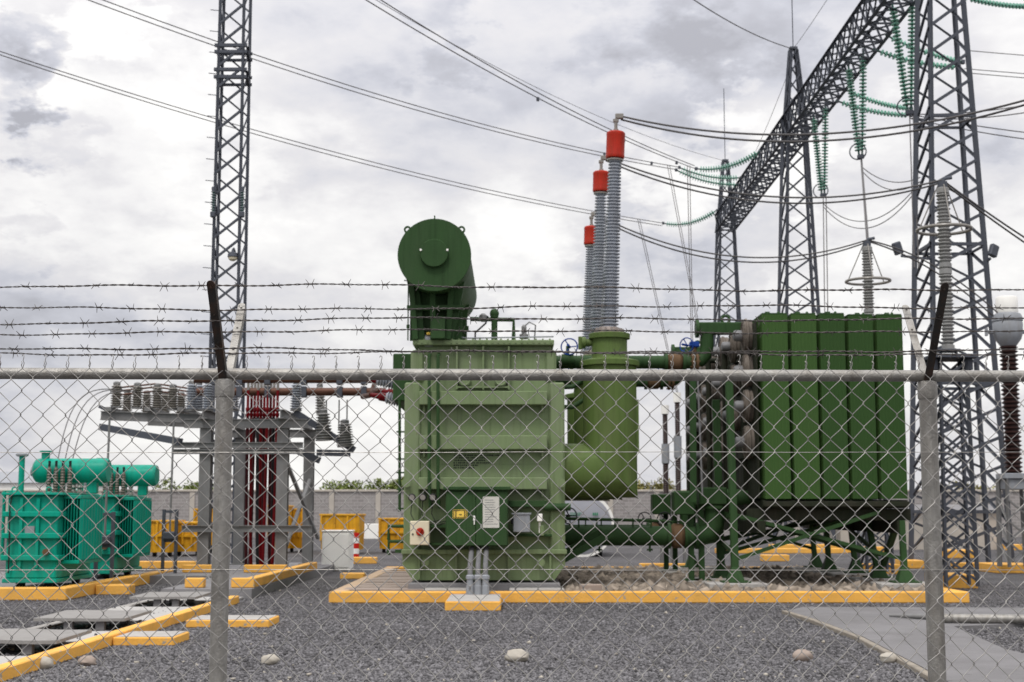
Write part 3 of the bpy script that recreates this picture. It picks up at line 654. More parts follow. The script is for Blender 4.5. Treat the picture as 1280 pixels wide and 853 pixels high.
for p in (515, 528.5, 541):
    c = at(p, 622, YB + .1); b = MB(); b.lathe((c.x, c.y, c.z), (0, -1, 0), [(.055, -.02), (.07, 0), (.07, .05), (.055, .06), (.05, .055)], 18); gp = part('temperature_gauge', b, m_black, T)
    b = MB(); b.lathe((c.x, c.y - .056, c.z), (0, -1, 0), [(.05, 0), (.05, .002)], 16); part('dial', b, m_tporc, gp)
    b = MB(); b.tube([c - Vector((0, 0, .06)), c - Vector((.02, 0, .3)), c - Vector((-.08, 0, .5)), c + Vector((.5, .1, -.42))], .009, 5); b.beam(c + Vector((0, .03, 0)), c + Vector((0, .45, 0)), .05, .05); part('gauge_lead', b, m_black, gp)
# oil conservator drum
DY = 26.45; dc = at(543, 319, DY); dr = at(589, 319, DY).x - dc.x; DL = 5.1
cons = MB(); cons.lathe((dc.x, DY + .02, dc.z), (0, 1, 0), [(dr * .97, 0), (dr * .97, DL), (dr * .9, DL + .15), (dr * .6, DL + .28), (.05, DL + .33)], 56); cv = part('conservator', cons, m_dgreen, T)
b = MB(); b.lathe((dc.x, DY, dc.z), (0, 1, 0), [(dr * .995, -.03), (dr, -.02), (dr, .03), (dr * .99, .035)], 72)
for sx in (-1, 1):
    c = Vector((dc.x + sx * dr * .735, DY + .0, dc.z + dr * .70))
    n_ = 16; rg = [(c.x + math.cos(2 * math.pi * k / n_) * .035, c.z + math.sin(2 * math.pi * k / n_) * .035) for k in range(n_)]; ro = [(c.x + math.cos(2 * math.pi * k / n_) * .07, c.z + math.sin(2 * math.pi * k / n_) * .07) for k in range(n_)]
    vs = [(x, DY - .015, z) for x, z in rg] + [(x, DY - .015, z) for x, z in ro] + [(x, DY + .02, z) for x, z in rg] + [(x, DY + .02, z) for x, z in ro]; fs = []
    for k in range(n_):
        k2 = (k + 1) % n_; fs += [(k, k2, n_ + k2, n_ + k), (2 * n_ + k2, 2 * n_ + k, 3 * n_ + k, 3 * n_ + k2), (n_ + k, n_ + k2, 3 * n_ + k2, 3 * n_ + k), (k2, k, 2 * n_ + k, 2 * n_ + k2)]
    b.add(vs, fs); b.obox(c + Vector((-sx * .035, .0025, -.125)), (.165, .033, .16))
b.box(dc.x - .012, dc.x + .012, DY - .01, DY + .02, dc.z + dr, dc.z + dr + .06)
part('end_plate', b, m_dgreen, cv)
b = MB(); b.lathe((dc.x, DY - .032, dc.z + .02), (0, -1, 0), [(dr * .385, 0), (dr * .385, .075), (dr * .37, .09)], 48); part('manhole_cover', b, m_dgreen, cv)
b = MB()
for sx, sz in ((-.36, .08), (.36, .08)): b.lathe((dc.x + dr * sx, DY - .118, dc.z + .02 + dr * sz), (0, -1, 0), [(.022, 0), (.022, .02)], 8)
part('manhole_bolts', b, m_white, cv)
zc_ = zt + .10
for yy in (DY + .55, DY + 3.6):
    b = MB(); w_ = dr * .80; zt_s = dc.z - dr * .60; zb_s = zc_
    for sx in (-1, 1):
        v = [(dc.x + sx * w_ * .62, zb_s), (dc.x + sx * w_ * .36, zb_s), (dc.x + sx * w_ * .55, zt_s - .25), (dc.x + sx * w_ * .72, zt_s), (dc.x + sx * w_, zt_s)]
        q_ = [(x, yy, z) for x, z in v] + [(x, yy + .14, z) for x, z in v]; o_ = (0, 1, 2, 3, 4) if sx < 0 else (4, 3, 2, 1, 0)
        b.add(q_, [tuple(o_), tuple(5 + k for k in o_[::-1])] + [(k, (k + 1) % 5, 5 + (k + 1) % 5, 5 + k) for k in range(5)])
    b.box(dc.x - w_ * .9, dc.x + w_ * .9, yy + .15, yy + .22, zb_s + .01, zt_s - .1)
    sd_ = part('saddle', b, m_dgreen, T)
    b = MB(); b.beam((dc.x - w_ * .98, yy - .06, dc.z - dr * .62 - .5), (dc.x + w_ * .98, yy - .06, dc.z - dr * .62 - .5), .10, .09)
    for sx in (-.85, -.1, .55): b.beam((dc.x + w_ * sx, yy - .07, dc.z - dr * .66), (dc.x + w_ * sx * .8, yy - .07, zc_ + .01), .10, .07)
    part('saddle_rib', b, m_dgreen, sd_)
b = MB(); b.box(dc.x - .08, dc.x + .19, DY + .30, DY + .52, zc_ + .002, zc_ + .42, .01); part('drum_pipe_box', b, m_dgreen, T)
c = at(510.5, 352, DY + .6); b = MB(); b.tube([(c.x, DY + .6, zc_), (c.x, DY + .6, c.z), (c.x - .08, DY + .6, c.z + .02)], .013, 6); b.lathe((c.x, DY + .6, c.z - .9), (0, 0, 1), [(.03, 0), (.03, .07)], 8); part('level_tube', b, m_dgreen, T)
# fittings on the cover
def stub(px, py, r, label=None):
    c = at(px, py, TY0 + .6); b = MB(); b.lathe((c.x, c.y, zc_), (0, 0, 1), [(r * 1.6, 0), (r * 1.6, .03), (r, .035), (r, c.z - zc_ - .1), (r * 1.3, c.z - zc_ - .09), (r * 1.3, c.z - zc_ - .05)], 14); b.blob((c.x, c.y, c.z - .02), r * 1.5, r * 1.5, r * 1.7, 14, 8); part('relief_valve', b, m_dgreen, T, label); return c
c1_ = stub(618, 391, .06)
b = MB(); q0, q1 = at(588, 399, TY0 + .6), at(642, 400, TY0 + .6); b.tube([q0, q1, (q1.x, q1.y, zc_)], .045, 10); part('vent_pipe', b, m_dgreen, T)
q0 = at(604, 396, TY0 + .4); b = MB(); b.lathe(q0, (0, 0, 1), [(.04, -.1), (.08, -.06), (.08, .02), (.03, .06)], 10); q1 = at(655, 412, TY0 + .3); b.lathe(q1, (0, 0, 1), [(.09, -.18), (.09, -.1), (.05, -.08), (.05, .05), (.02, .09)], 12); b.tube([q1 + Vector((0, 0, .05)), q1 + Vector((.1, 0, .14)), q1 + Vector((.22, 0, .08)), q1 + Vector((.2, 0, -.2))], .015, 6); part('gas_relay', b, m_stand, T)
b = MB(); q = at(536, 417, TY0 + .1); b.blob((q.x, q.y, zc_), .17, .12, .12, 14, 8); part('cover_dome', b, m_grey, T)
b = MB(); q = at(538, 409, TY0 + .02); b.box(q.x - .07, q.x + .07, TY0 - .02, TY0 + .1, zc_ + .10, zc_ + .15, .01); part('dome_tag', b, m_sign, T)
for p, d in ((557, -1), (594, 1)):
    q = at(p, 424, TY0 + .3); b = MB(); b.tube([(q.x, q.y, zc_), (q.x, q.y, zc_ + .16), (q.x + d * .02, q.y, zc_ + .25)] if d < 0 else [(q.x, q.y, zc_), (q.x, q.y, zc_ + .18), (q.x + .2, q.y, zc_ + .36), (q.x + .24, q.y, zc_ + .5)], .018, 6); part('lifting_rod', b, m_black, T)
b = MB(); a = at(560, 421, TY0 + .2); c = at(692, 421, TY0 + .2); b.tube([a, (a.x + .4, a.y, a.z - .03), c], .014, 6); part('cable_tray_pipe', b, m_grey, T)

def handwheel(c, axis, r, name, parent, m):
    c = Vector(c); b = MB(); b.ring(c, axis, r, r * .085, 24, 6); a = Vector(axis).normalized(); u = a.orthogonal().normalized(); v = a.cross(u)
    for k in range(3):
        t_ = 2 * math.pi * k / 3 + .3; b.tube([c - a * .03, c + (u * math.cos(t_) + v * math.sin(t_)) * r], r * .07, 6)
    b.cyl(c - a * .05, c + a * .18, r * .16, n=10); return part(name, b, m, parent)
# three oil turrets on the tank's side, each with its grey bushing and red cap
YT = (27.65, 31.65, 35.65)
caps = ((768.8, 166, 198), (751, 215.5, 240), (738.8, 284, 306))
TOPS = []
for k, Y in enumerate(YT):
    s = YT[0] / Y
    tx, tz = at(763, 600, YT[0]).x, at(0, 588.5, YT[0]).z; r = .515
    xw = xb - .02
    zt1 = at(0, 459, YT[0]).z; n_ = 48; b = MB(); rings = [[], [], [], []]
    for j in range(n_):                                        # two cylinders meeting in one mitred joint
        t_ = 2 * math.pi * j / n_; c_, s_ = math.cos(t_), math.sin(t_)
        rings[0].append((xw, Y + r * c_, tz + r * s_)); rings[1].append((tx - r * s_, Y + r * c_, tz + r * s_))
        rings[2].append((tx - r * s_, Y + r * c_, tz + .9)); rings[3].append((tx - r * s_, Y + r * c_, zt1))
    b.add([p for q in rings for p in q], [(k_ * n_ + j, k_ * n_ + (j + 1) % n_, (k_ + 1) * n_ + (j + 1) % n_, (k_ + 1) * n_ + j) for k_ in range(3) for j in range(n_)])
    vs = [Vector(p) for p in rings[1]]; vs = [p + (p - Vector((tx, Y, tz))) * .012 for p in vs]
    b.tube(vs, .012, 6, closed=True); tp = part('turret', b, m_tur, T, smooth=28)
    zm_, zt2 = at(0, 447, YT[0]).z, at(0, 421, YT[0]).z
    b = MB(); b.lathe((tx, Y, zt1 + .002), (0, 0, 1), [(r + .05, 0), (r + .06, .01), (r + .06, .10), (r + .05, .11), (.36, .16), (.345, .2), (.345, zt2 - zt1 - .06), (.40, zt2 - zt1 - .05), (.405, zt2 - zt1 + .04), (.39, zt2 - zt1 + .05)], 40); part('turret_neck', b, m_tur, tp, smooth=30)
    b = MB(); b.lathe((tx - .33, Y - .02, zt2 - .12), (-1, 0, 0), [(.07, 0), (.07, .12), (.11, .13), (.11, .2), (.09, .21)], 16)
    b.box(tx - .6, tx - .52, Y - .05, Y + .05, zt2 - .25, zt2, .01); part('side_valve', b, m_tur, tp)
    b = MB(); c = Vector((tx + r - .02, Y - .1, tz + .35)); b.beam(c, c + Vector((0, 0, 1.0)), .1, .06); part('turret_rib', b, m_tur, tp)
    base = Vector((tx + .0, Y, zt2 + .055)); px, p0, p1 = caps[k]
    top = at(px, p1, Y); ax = (top - base).normalized(); Lb = (top - base).length
    b = MB(); b.lathe(base, ax, [(.30, 0), (.30, .05), (.22, .06), (.20, .12)], 32)
    u = ax.orthogonal().normalized(); v_ = ax.cross(u)
    for j in range(14):
        t_ = 2 * math.pi * j / 14; b.lathe(base + (u * math.cos(t_) + v_ * math.sin(t_)) * .255 + ax * .05, ax, [(.022, 0), (.022, .05)], 6)
    bf = part('bushing_flange', b, mat('bushing_flange_metal', (.30, .27, .25), .6, .3, .2, 8, RUSTC, .6, 12) if k == 0 else bpy.data.materials['bushing_flange_metal'], T)
    prof = [(.18, .10)]; ns = 50; h0, h1 = .16, Lb - .03; ph = (h1 - h0) / ns
    for j in range(ns):
        f = j / (ns - 1); rc = .125 - .045 * f; ro = .178 - .050 * f; h = h0 + j * ph
        prof += [(rc, h + ph * .04), (ro, h + ph * .30), (ro, h + ph * .55), (rc, h + ph * .62)]
    prof.append((.10, Lb))
    b = MB(); b.lathe(base, ax, prof, 26); bu = part('bushing', b, m_porc, T, smooth=20)
    rr = .187; hc = (at(px, p0, Y) - top).length
    b = MB(); b.lathe(top, ax, [(rr * .75, -.02), (rr * .95, .0), (rr, .03), (rr * .97, .06), (rr * .97, hc - .07), (rr * 1.0, hc - .05), (rr * .98, hc - .015), (rr * .85, hc + .01), (.05, hc + .012)], 32); part('bushing_cap', b, m_red, bu)
    tip = top + ax * hc
    b = MB(); b.lathe(top, ax, [(rr * .8, -.06), (rr * .86, -.055), (rr * .86, -.025), (rr * .8, -.021)], 24); part('collar', b, m_tporc, bu)
    b = MB(); q1 = tip + Vector((.0, 0, .24)); q2 = tip + Vector((.05, 0, .33))
    b.lathe(tip, ax, [(.055, .012), (.05, .07), (.03, .08)], 12); b.tube([tip, q1, q2], .035, 8); b.obox(q2 + Vector((.02, 0, .0)), (.16, .09, .10), None, .01); b.obox(q1, (.11, .08, .07), None, .01); part('terminal_clamp', b, m_tporc, bu)
    TOPS.append(q2 + Vector((.06, 0, 0)))
# braces and little links between tank and turret
b = MB()
for py in (478, 503): a = at(697, py + 6, YT[0] + .1); b.tube([a, a + Vector((.28, 0, 0)), a + Vector((.40, 0, .07)), a + Vector((.62, 0, .22))], .045, 8)
part('link_pipe', b, m_dgreen, T)
b = MB(); a = at(704, 700, TY0 + 1.2); c = at(770, 664, TY0 + 1.2); b.beam(a, c, .10, .13); b.beam(a + Vector((0, .4, .1)), c + Vector((-.25, .4, 0)), .1, .12); part('pipe_brace', b, m_dgreen, T)

# ---------------------------------------------------------------- radiator bank with its pipes
RY0, RY1 = 27.5, 36.6
zr1, zr0 = at(1040, 393, RY0).z, at(1040, 627, RY0).z
cols_px = ((954.8, 986.8), (991.6, 1023.0), (1027.8, 1058.8), (1063.4, 1094.4), (1099.2, 1131.4))
rx0, rx1 = at(953, 520, RY0).x, at(1132, 520, RY0).x
B = thing('radiator_bank', 'bank of dark green finned oil radiators on splayed green legs', 'radiator', ((rx0 + rx1) / 2, 31, .2))
def flute(x0, x1, y, z0, z1, nf, d):
    m = MB(); vs = []; n = nf * 4 + 1
    for j in range(n):
        x = x0 + (x1 - x0) * j / (n - 1); o = (-d if j % 4 in (1, 2) else 0)
        vs += [(x, y + o, z0), (x, y + o, z1)]
    m.add(vs, [(2 * j, 2 * j + 2, 2 * j + 3, 2 * j + 1) for j in range(n - 1)]); return m
for g, (ya, yb) in enumerate(((RY0, RY0 + 2.2), (RY0 + 2.7, RY0 + 4.9), (RY0 + 5.4, RY1))):
    for ci, (p0, p1) in enumerate(cols_px):
        x0, x1 = at(p0, 520, RY0).x, at(p1, 520, RY0).x; dz = random.uniform(-.008, .0) - (.02 if ci > 2 else 0)
        m = MB(); fr = flute(x0, x1, ya, zr0 + .05, zr1 + dz, 7, .006); m.add(fr.v, fr.f)
        m.box(x0, x1, ya + .003, ya + .02, zr0 + .05, zr1 + dz)
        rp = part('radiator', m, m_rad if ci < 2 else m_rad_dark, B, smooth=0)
        m = MB(); y = ya + .06
        while y < yb: m.box(x0 + .004, x1 - .004, y, y + .012, zr0 + .06, zr1 + dz); y += .06
        for zz in (zr0 + .16, zr1 + dz - .14): m.cyl(((x0 + x1) / 2, ya + .02, zz), ((x0 + x1) / 2, yb, zz), .05, n=8)
        part('cooling_plates', m, m_rad, rp, kind='stuff', smooth=0)
        m = MB(); m.box(x0 + .004, x1 - .004, ya + .01, yb - .02, zr1 + dz + .003, zr1 + dz + .03, .004); m.obox((x0 + .16 + .03 * ci, ya + .3, zr1 + dz + .06), (.10, .03, .07), None, .01); m.lathe(((x0 + x1) / 2 + .12, ya + .25, zr1 + dz + .02), (0, 0, 1), [(.03, 0), (.03, .05), (.015, .07)], 8); part('lifting_lug', m, m_dgreen, rp)
m = MB(); m.box(rx0 - .02, rx1 + .02, RY0 + .10, RY1, zr0 - .13, zr0 + .03, .01); m.box(rx0 - .02, rx1 + .02, RY0 - .03, RY0 + .08, zr0 - .10, zr0 + .0, .01); part('bearing_frame', m, m_shade_grime, B)  # frame and beams coloured dark for the shade under the radiators
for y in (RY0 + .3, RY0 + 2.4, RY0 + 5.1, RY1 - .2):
    m = MB(); m.box(rx0 - .3, rx1 + .1, y - .08, y + .08, zr0 - .36, zr0 - .135, .01); part('cross_beam', m, m_shade_grime, B)
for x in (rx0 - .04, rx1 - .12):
    m = MB(); m.box(x - .08, x + .08, RY0 + .1, RY1, zr0 - .60, zr0 - .363, .01); part('long_beam', m, m_shade_grime, B)
ztf = zr0 - .36
def leg(foot, topp, wd=.115):
    m = MB(); f = Vector(foot); t_ = Vector(topp); m.beam(f, t_, wd, wd, up=(0, 1, 0), ch=.012)
    m.add([(f.x - .16, f.y - .15, f.z), (f.x + .16, f.y - .15, f.z), (f.x + .16, f.y + .15, f.z), (f.x - .16, f.y + .15, f.z), (f.x - .07, f.y - .07, f.z + .26), (f.x + .07, f.y - .07, f.z + .26), (f.x + .07, f.y + .07, f.z + .26), (f.x - .07, f.y + .07, f.z + .26)],
          [(3, 2, 1, 0), (0, 1, 5, 4), (1, 2, 6, 5), (2, 3, 7, 6), (3, 0, 4, 7)])
    m.box(f.x - .26, f.x + .26, f.y - .24, f.y + .24, f.z - .025, f.z + .0)
    return part('leg', m, m_dgreen, B)
PZ = .30
fl = at(919, 720, RY0 + .1); fr_ = at(1131, 725, RY0 + .1); f2 = at(903, 706, 29.4); f3 = at(1101, 714, 29.4)
feet = [(fl.x, RY0 + .1), (fr_.x, RY0 + .1), (f2.x, 29.6), (f3.x, 29.6), (f2.x + .1, 35.2), (f3.x - .1, 35.2), (at(1030, 690, 33.5).x, 33.0), (at(1050, 690, 33.5).x, 32.0)]
leg((feet[0][0], feet[0][1], PZ), (at(911, 470, RY0 + .1).x, RY0 + .1, at(0, 470, RY0).z), .14)
leg((feet[1][0], feet[1][1], PZ), (rx1 - .10, RY0 + .15, ztf)); leg((feet[2][0], feet[2][1], PZ), (f2.x - .05, 29.6, at(0, 500, 29.6).z), .15); leg((feet[3][0], feet[3][1], PZ), (f3.x - .18, 29.6, ztf))
leg((feet[4][0], feet[4][1], PZ), (feet[4][0], 35.2, ztf)); leg((feet[5][0], feet[5][1], PZ), (feet[5][0] - .1, 35.2, ztf)); leg((feet[6][0], feet[6][1], PZ), (feet[6][0] - .05, 33.0, ztf)); leg((feet[7][0], feet[7][1], PZ), (feet[7][0] - .1, 32.0, ztf))
m = MB(); m.beam((rx1 - .12, RY0 + .3, ztf), (feet[3][0] + .08, 29.5, PZ + .25), .10, .10, up=(0, 1, 0)); part('strut', m, m_dgreen, B)
def xb_(a, b, wd=.07):
    m = MB(); m.beam(a, b, .05, wd, up=(0, 0, 1)); part('brace', m, m_dgreen, B)
xb_((feet[0][0], RY0 + .16, 1.55), (feet[1][0] - .05, RY0 + .16, .72)); xb_((feet[0][0] + .05, RY0 + .08, .72), (feet[1][0] - .45, RY0 + .08, 1.6))
xb_((feet[2][0], 29.7, 1.6), (feet[3][0], 29.7, .7)); xb_((feet[2][0], 29.62, .75), (feet[3][0], 29.62, 1.6))
xb_((feet[4][0], 35.25, 1.6), (feet[5][0], 35.25, .7)); xb_((feet[4][0], 35.17, .75), (feet[5][0], 35.17, 1.6))
xb_((feet[6][0], 33.05, 1.62), (feet[1][0] - .1, 29.0, .75)); xb_((feet[4][0], 34.9, .8), (feet[3][0], 29.9, 1.62)); xb_((feet[2][0], 29.9, .8), (feet[6][0], 33.1, 1.6))
xb_((feet[0][0] + .02, RY0 + .2, 1.6), (feet[4][0], 35.1, .8)); xb_((feet[0][0] + .02, RY0 + .3, .8), (feet[4][0], 35.1, 1.6))
# plinths under the legs
for k, (x, y) in enumerate(feet):
    pad('plinth', ('concrete plinth under the near tall leg of the radiator bank', 'concrete plinth under the near outer leg of the radiator bank', 'concrete plinth under the slim leg by the tall leg',
                   'concrete plinth under the second outer leg', 'concrete plinth under the rear inner leg', 'concrete plinth under the rear outer leg', 'concrete plinth under the middle leg of the bank', 'concrete plinth under the middle leg behind the cross braces')[k],
        x - .55 - .01 * k, x + .55 + .01 * k, y - .42, y + .42 + .01 * k, .04, PZ - .028 - .001 * k, m_conc, 'plinth')
# fans on the bank's side
def fan(c, d):
    c = Vector(c); m = MB(); m.ring(c, (-1, 0, 0), d / 2, .035, 26, 6); m.lathe(c + Vector((.0, 0, 0)), (-1, 0, 0), [(d / 2, -.1), (d / 2 + .01, -.1), (d / 2 + .01, .06), (d / 2, .06)], 26)
    for q in (.12, .2, .28, .36, .44): m.ring(c + Vector((-.09 + .06 * q, 0, 0)), (1, 0, 0), d * q, .007, 22, 4)
    for k in range(8): a = math.pi * k / 4; m.tube([c + Vector((-.1, 0, 0)), c + Vector((-.04, math.cos(a) * d / 2, math.sin(a) * d / 2))], .009, 4)
    f = part('fan', m, m_fan, B)
    m = MB(); m.lathe(c + Vector((.02, 0, 0)), (-1, 0, 0), [(.10, 0), (.11, .05), (.11, .22), (.09, .26), (.03, .28)], 16); part('motor', m, m_pipe, f)
    m = MB()
    for k in range(5):
        a = 2 * math.pi * k / 5; u = Vector((0, math.cos(a), math.sin(a))); v = Vector((0, -math.sin(a), math.cos(a)))
        m.add([c + u * .1 - v * .05 + Vector((.0, 0, 0)), c + u * .1 + v * .05 + Vector((-.05, 0, 0)), c + u * d * .44 + v * .13 + Vector((-.05, 0, 0)), c + u * d * .44 - v * .1 + Vector((.03, 0, 0))], [(0, 1, 2, 3)])
    part('blades', m, m_fan, f, smooth=0)
xs_ = rx0 - .16
for yy, zs in ((28.3, (420, 464, 508, 553)), (29.9, (434, 476, 520)), (31.4, (440, 480, 520, 560)), (33.0, (452, 490, 528, 566)), (34.6, (462, 498, 534, 570)), (36.1, (470, 504, 538, 572))):
    for py in zs:
        px = 640 + xs_ * FPX / yy
        fan((xs_, yy, at(px, py, yy).z), .62)
m = MB()
for yy in (28.95, 30.7, 33.1): m.beam((xs_ + .04, yy, zr0 - .1), (xs_ + .04, yy, zr1 - .15), .07, .07, up=(0, 1, 0))
for zz in (zr0 + .9, zr0 + 1.9, zr0 + 2.9): m.beam((xs_ + .04, 27.75, zz), (xs_ + .04, 34.6, zz), .05, .05)
part('fan_rack', m, m_shade_grime, B)
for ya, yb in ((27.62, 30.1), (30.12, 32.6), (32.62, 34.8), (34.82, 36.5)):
    m = MB(); m.cyl((rx0 - .34, yb - .12, zr0 - .2), (rx0 - .34, yb - .12, zr1 - .35), .06, n=12); m.cyl((rx0 - .34, yb - .12, zr1 - .38), (rx0 - .06, yb - .12, zr1 - .38), .06, n=12); part('riser_pipe', m, m_shade_grime, B)
    m = MB(); m.box(rx0 - .075, rx0 - .05, ya, yb, zr0 + .06, zr1 - .12, .004); part('shade_panel', m, m_shade_grime, B)  # dark sheet added to stand for deep shade behind the fans
# oil pipes: an upper and a lower run on two lines
def flange(m, p, ax, r): m.lathe(p, ax, [(r, -.03), (r, .03)], 24)
for k, PY in enumerate((29.0, 33.4)):
    zu = at(0, 453, 29.0).z; zl = at(0, 670, 29.0).z; r = .135 if k == 0 else .125; xw = xb; xe = at(884, 440, 29.0).x
    xj0, xj1 = at(834, 452, 29.0).x, at(853, 452, 29.0).x
    m = MB(); zh = at(0, 411, 29.0).z
    m.tube([(xw, PY, zu), (xj0, PY, zu)], r, 24); flange(m, (xj0 - .03, PY, zu), (1, 0, 0), r + .06)
    flange(m, (xw + 1.0, PY, zu), (1, 0, 0), r + .05)
    m.tube([(xj1, PY, zu), (xe - .32, PY, zu), (xe - .13, PY, zu + .04), (xe - .04, PY, zu + .14), (xe, PY, zu + .33), (xe, PY, zh - .12)], r, 24); flange(m, (xj1 + .03, PY, zu), (1, 0, 0), r + .06)
    up_ = part('upper_pipe', m, m_dgreen, B, smooth=40)
    m = MB(); m.tube([(xj0, PY, zu), (xj0 + .06, PY, zu), (xj1 - .06, PY, zu), (xj1, PY, zu)], [r, r + .05, r + .05, r], 24); part('expansion_joint', m, m_rust, up_)
    m = MB(); m.cyl((xe - .19, PY, zh), (rx0 - .0, PY, zh), .13 if k else .12, n=24); flange(m, (xe - .2, PY, zh), (1, 0, 0), .19); m.obox((xe + .25, PY, zh + .0), (.9, .24, .24), None, .02)
    c = Vector((at(907, 403, 29).x, PY, zh + .12)); m.ring(c + Vector((0, 0, .06)), (0, 1, 0), .08, .03, 16, 6); part('header', m, m_dgreen, B)
    xv = at(868, 450, 29).x
    m = MB(); m.cyl((xv - .07, PY, zu), (xv - .02, PY, zu), r + .07, n=24); m.cyl((xv + .02, PY, zu), (xv + .07, PY, zu), r + .07, n=24); m.cyl((xv, PY, zu), (xv, PY, zu + .36), .05, n=12)
    for j in range(10): t_ = 2 * math.pi * j / 10; m.cyl((xv - .1, PY + math.cos(t_) * (r + .045), zu + math.sin(t_) * (r + .045)), (xv + .1, PY + math.cos(t_) * (r + .045), zu + math.sin(t_) * (r + .045)), .012, n=6)
    vl = part('valve', m, m_rust, B)
    m = MB(); m.obox((xv, PY, zu + .36), (.2, .16, .12), None, .02); part('gearbox', m, m_blue, vl)
    handwheel((xv - .16, PY - .05, zu + .34), (-.55, -.8, 0), .15, 'handwheel', vl, m_blue)
    # lower run
    xj0, xj1 = at(838, 670, 29.0).x, at(855, 670, 29.0).x; xe2 = at(893, 650, 29).x; zr_ = at(0, 628, 29).z; r2 = .195 if k == 0 else .185
    m = MB(); m.tube([(xw, PY, zl), (xj0, PY, zl)], r2, 28); flange(m, (xj0 - .03, PY, zl), (1, 0, 0), r2 + .06)
    m.tube([(xj1, PY, zl), (xe2 - .3, PY, zl), (xe2 - .1, PY, zl + .06), (xe2, PY, zl + .22), (xe2, PY, zr_)], r2, 28); flange(m, (xj1 + .03, PY, zl), (1, 0, 0), r2 + .06); flange(m, (xe2 - .36, PY, zl), (1, 0, 0), r2 + .07); flange(m, (xe2, PY, zr_ - .1), (0, 0, 1), r2 + .06)
    lp = part('lower_pipe', m, m_dgreen, B, smooth=40)
    m = MB(); m.tube([(xj0, PY, zl), (xj0 + .06, PY, zl), (xj1 - .06, PY, zl), (xj1, PY, zl)], [r2, r2 + .05, r2 + .05, r2], 24); part('expansion_joint', m, m_rust, lp)
    m = MB(); m.cyl((xe2, PY, zr_ + .1), (rx0 + .05, PY, zr_ + .1), .16, n=20); m.obox((xe2 - .05, PY, zr_ + .12), (.55, .5, .34), None, .02); m.obox((xe2 - .62, PY, zr_ - .02), (.42, .5, .46), None, .02); part('header', m, m_dgreen, B)
    m = MB()
    for j in (0, 1): 
        for q in range(7): pass
    zz = zl + r2 + .1; m.tube([(xw, PY - .1, zz + .06), (xj0 - .1, PY - .1, zz)], .028, 8); m.tube([(xw, PY + .1, zz + .04), (xj0 + .2, PY + .1, zz - .02)], .02, 8)
    x = xw + .25
    while x < xj0 - .2: m.beam((x, PY - .1, zl + r2 - .02), (x, PY - .1, zz + .05), .03, .03, up=(0, 1, 0)); x += .36
    part('conduit_rail', m, m_dgreen, lp)
    for x in (at(749, 690, 29).x, at(812, 690, 29).x):
        m = MB(); m.tube([(x, PY - .05, zl - r2 + .02), (x, PY - .05, zl - r2 - .12)], .022, 6); m.cyl((x - .06, PY - .05, zl - r2 - .08), (x + .06, PY - .05, zl - r2 - .08), .018, n=6)
        part('drain_cock', m, m_dgreen, lp)
    handwheel((at(712, 645, 29).x, PY + .3, at(0, 645, 29).z), (-.3, -1, 0), .16, 'handwheel', lp, m_black); handwheel((at(832, 650, 29).x, PY + .2, at(0, 650, 29).z), (-.3, -1, 0), .15, 'handwheel', lp, m_black)
    for x in (at(864, 700, 29).x, at(877, 700, 29).x): 
        m = MB(); m.beam((x, PY + .3 * k, .27), (x, PY + .3 * k, zr_), .11, .11, up=(0, 1, 0)); m.box(x - .16, x + .16, PY + .3 * k - .15, PY + .3 * k + .15, .25, .275); part('pipe_leg', m, m_dgreen, B)
    pad('plinth', ('concrete plinth under the near pipe legs by the rusty joint', 'concrete plinth under the far pipe legs by the rusty joint')[k], at(858, 700, 29).x, at(886, 700, 29).x, PY - .4, PY + .7, .04, .247, m_conc, 'plinth')
    # small gate valve on the tank side
    xg = at(709, 445, 29).x; m = MB(); m.cyl((xg - .12, PY - .25, zu + .02), (xg + .12, PY - .25, zu + .02), .12, n=18); m.cyl((xg, PY - .25, zu), (xg, PY - .25, zu + .3), .035, n=10); gv = part('valve', m, m_dgreen, B)
    handwheel((xg + .03, PY - .32, zu + .28), (-.2, -1, .1), .165, 'handwheel', gv, m_blue)
m = MB(); x0 = at(866, 600, 28.4).x; m.beam((at(864, 470, 28.4).x, 28.4, zr_), (at(866, 470, 28.4).x, 28.4, at(0, 470, 28.4).z), .12, .12, up=(0, 1, 0)); part('side_post', m, m_dgreen, B)
m = MB(); m.beam((at(872, 470, 28.1).x, 28.1, at(0, 470, 28.1).z), (at(878, 620, 28.1).x, 28.1, at(0, 620, 28.1).z), .03, .03, up=(0, 1, 0)); part('conduit', m, m_pipe, B)

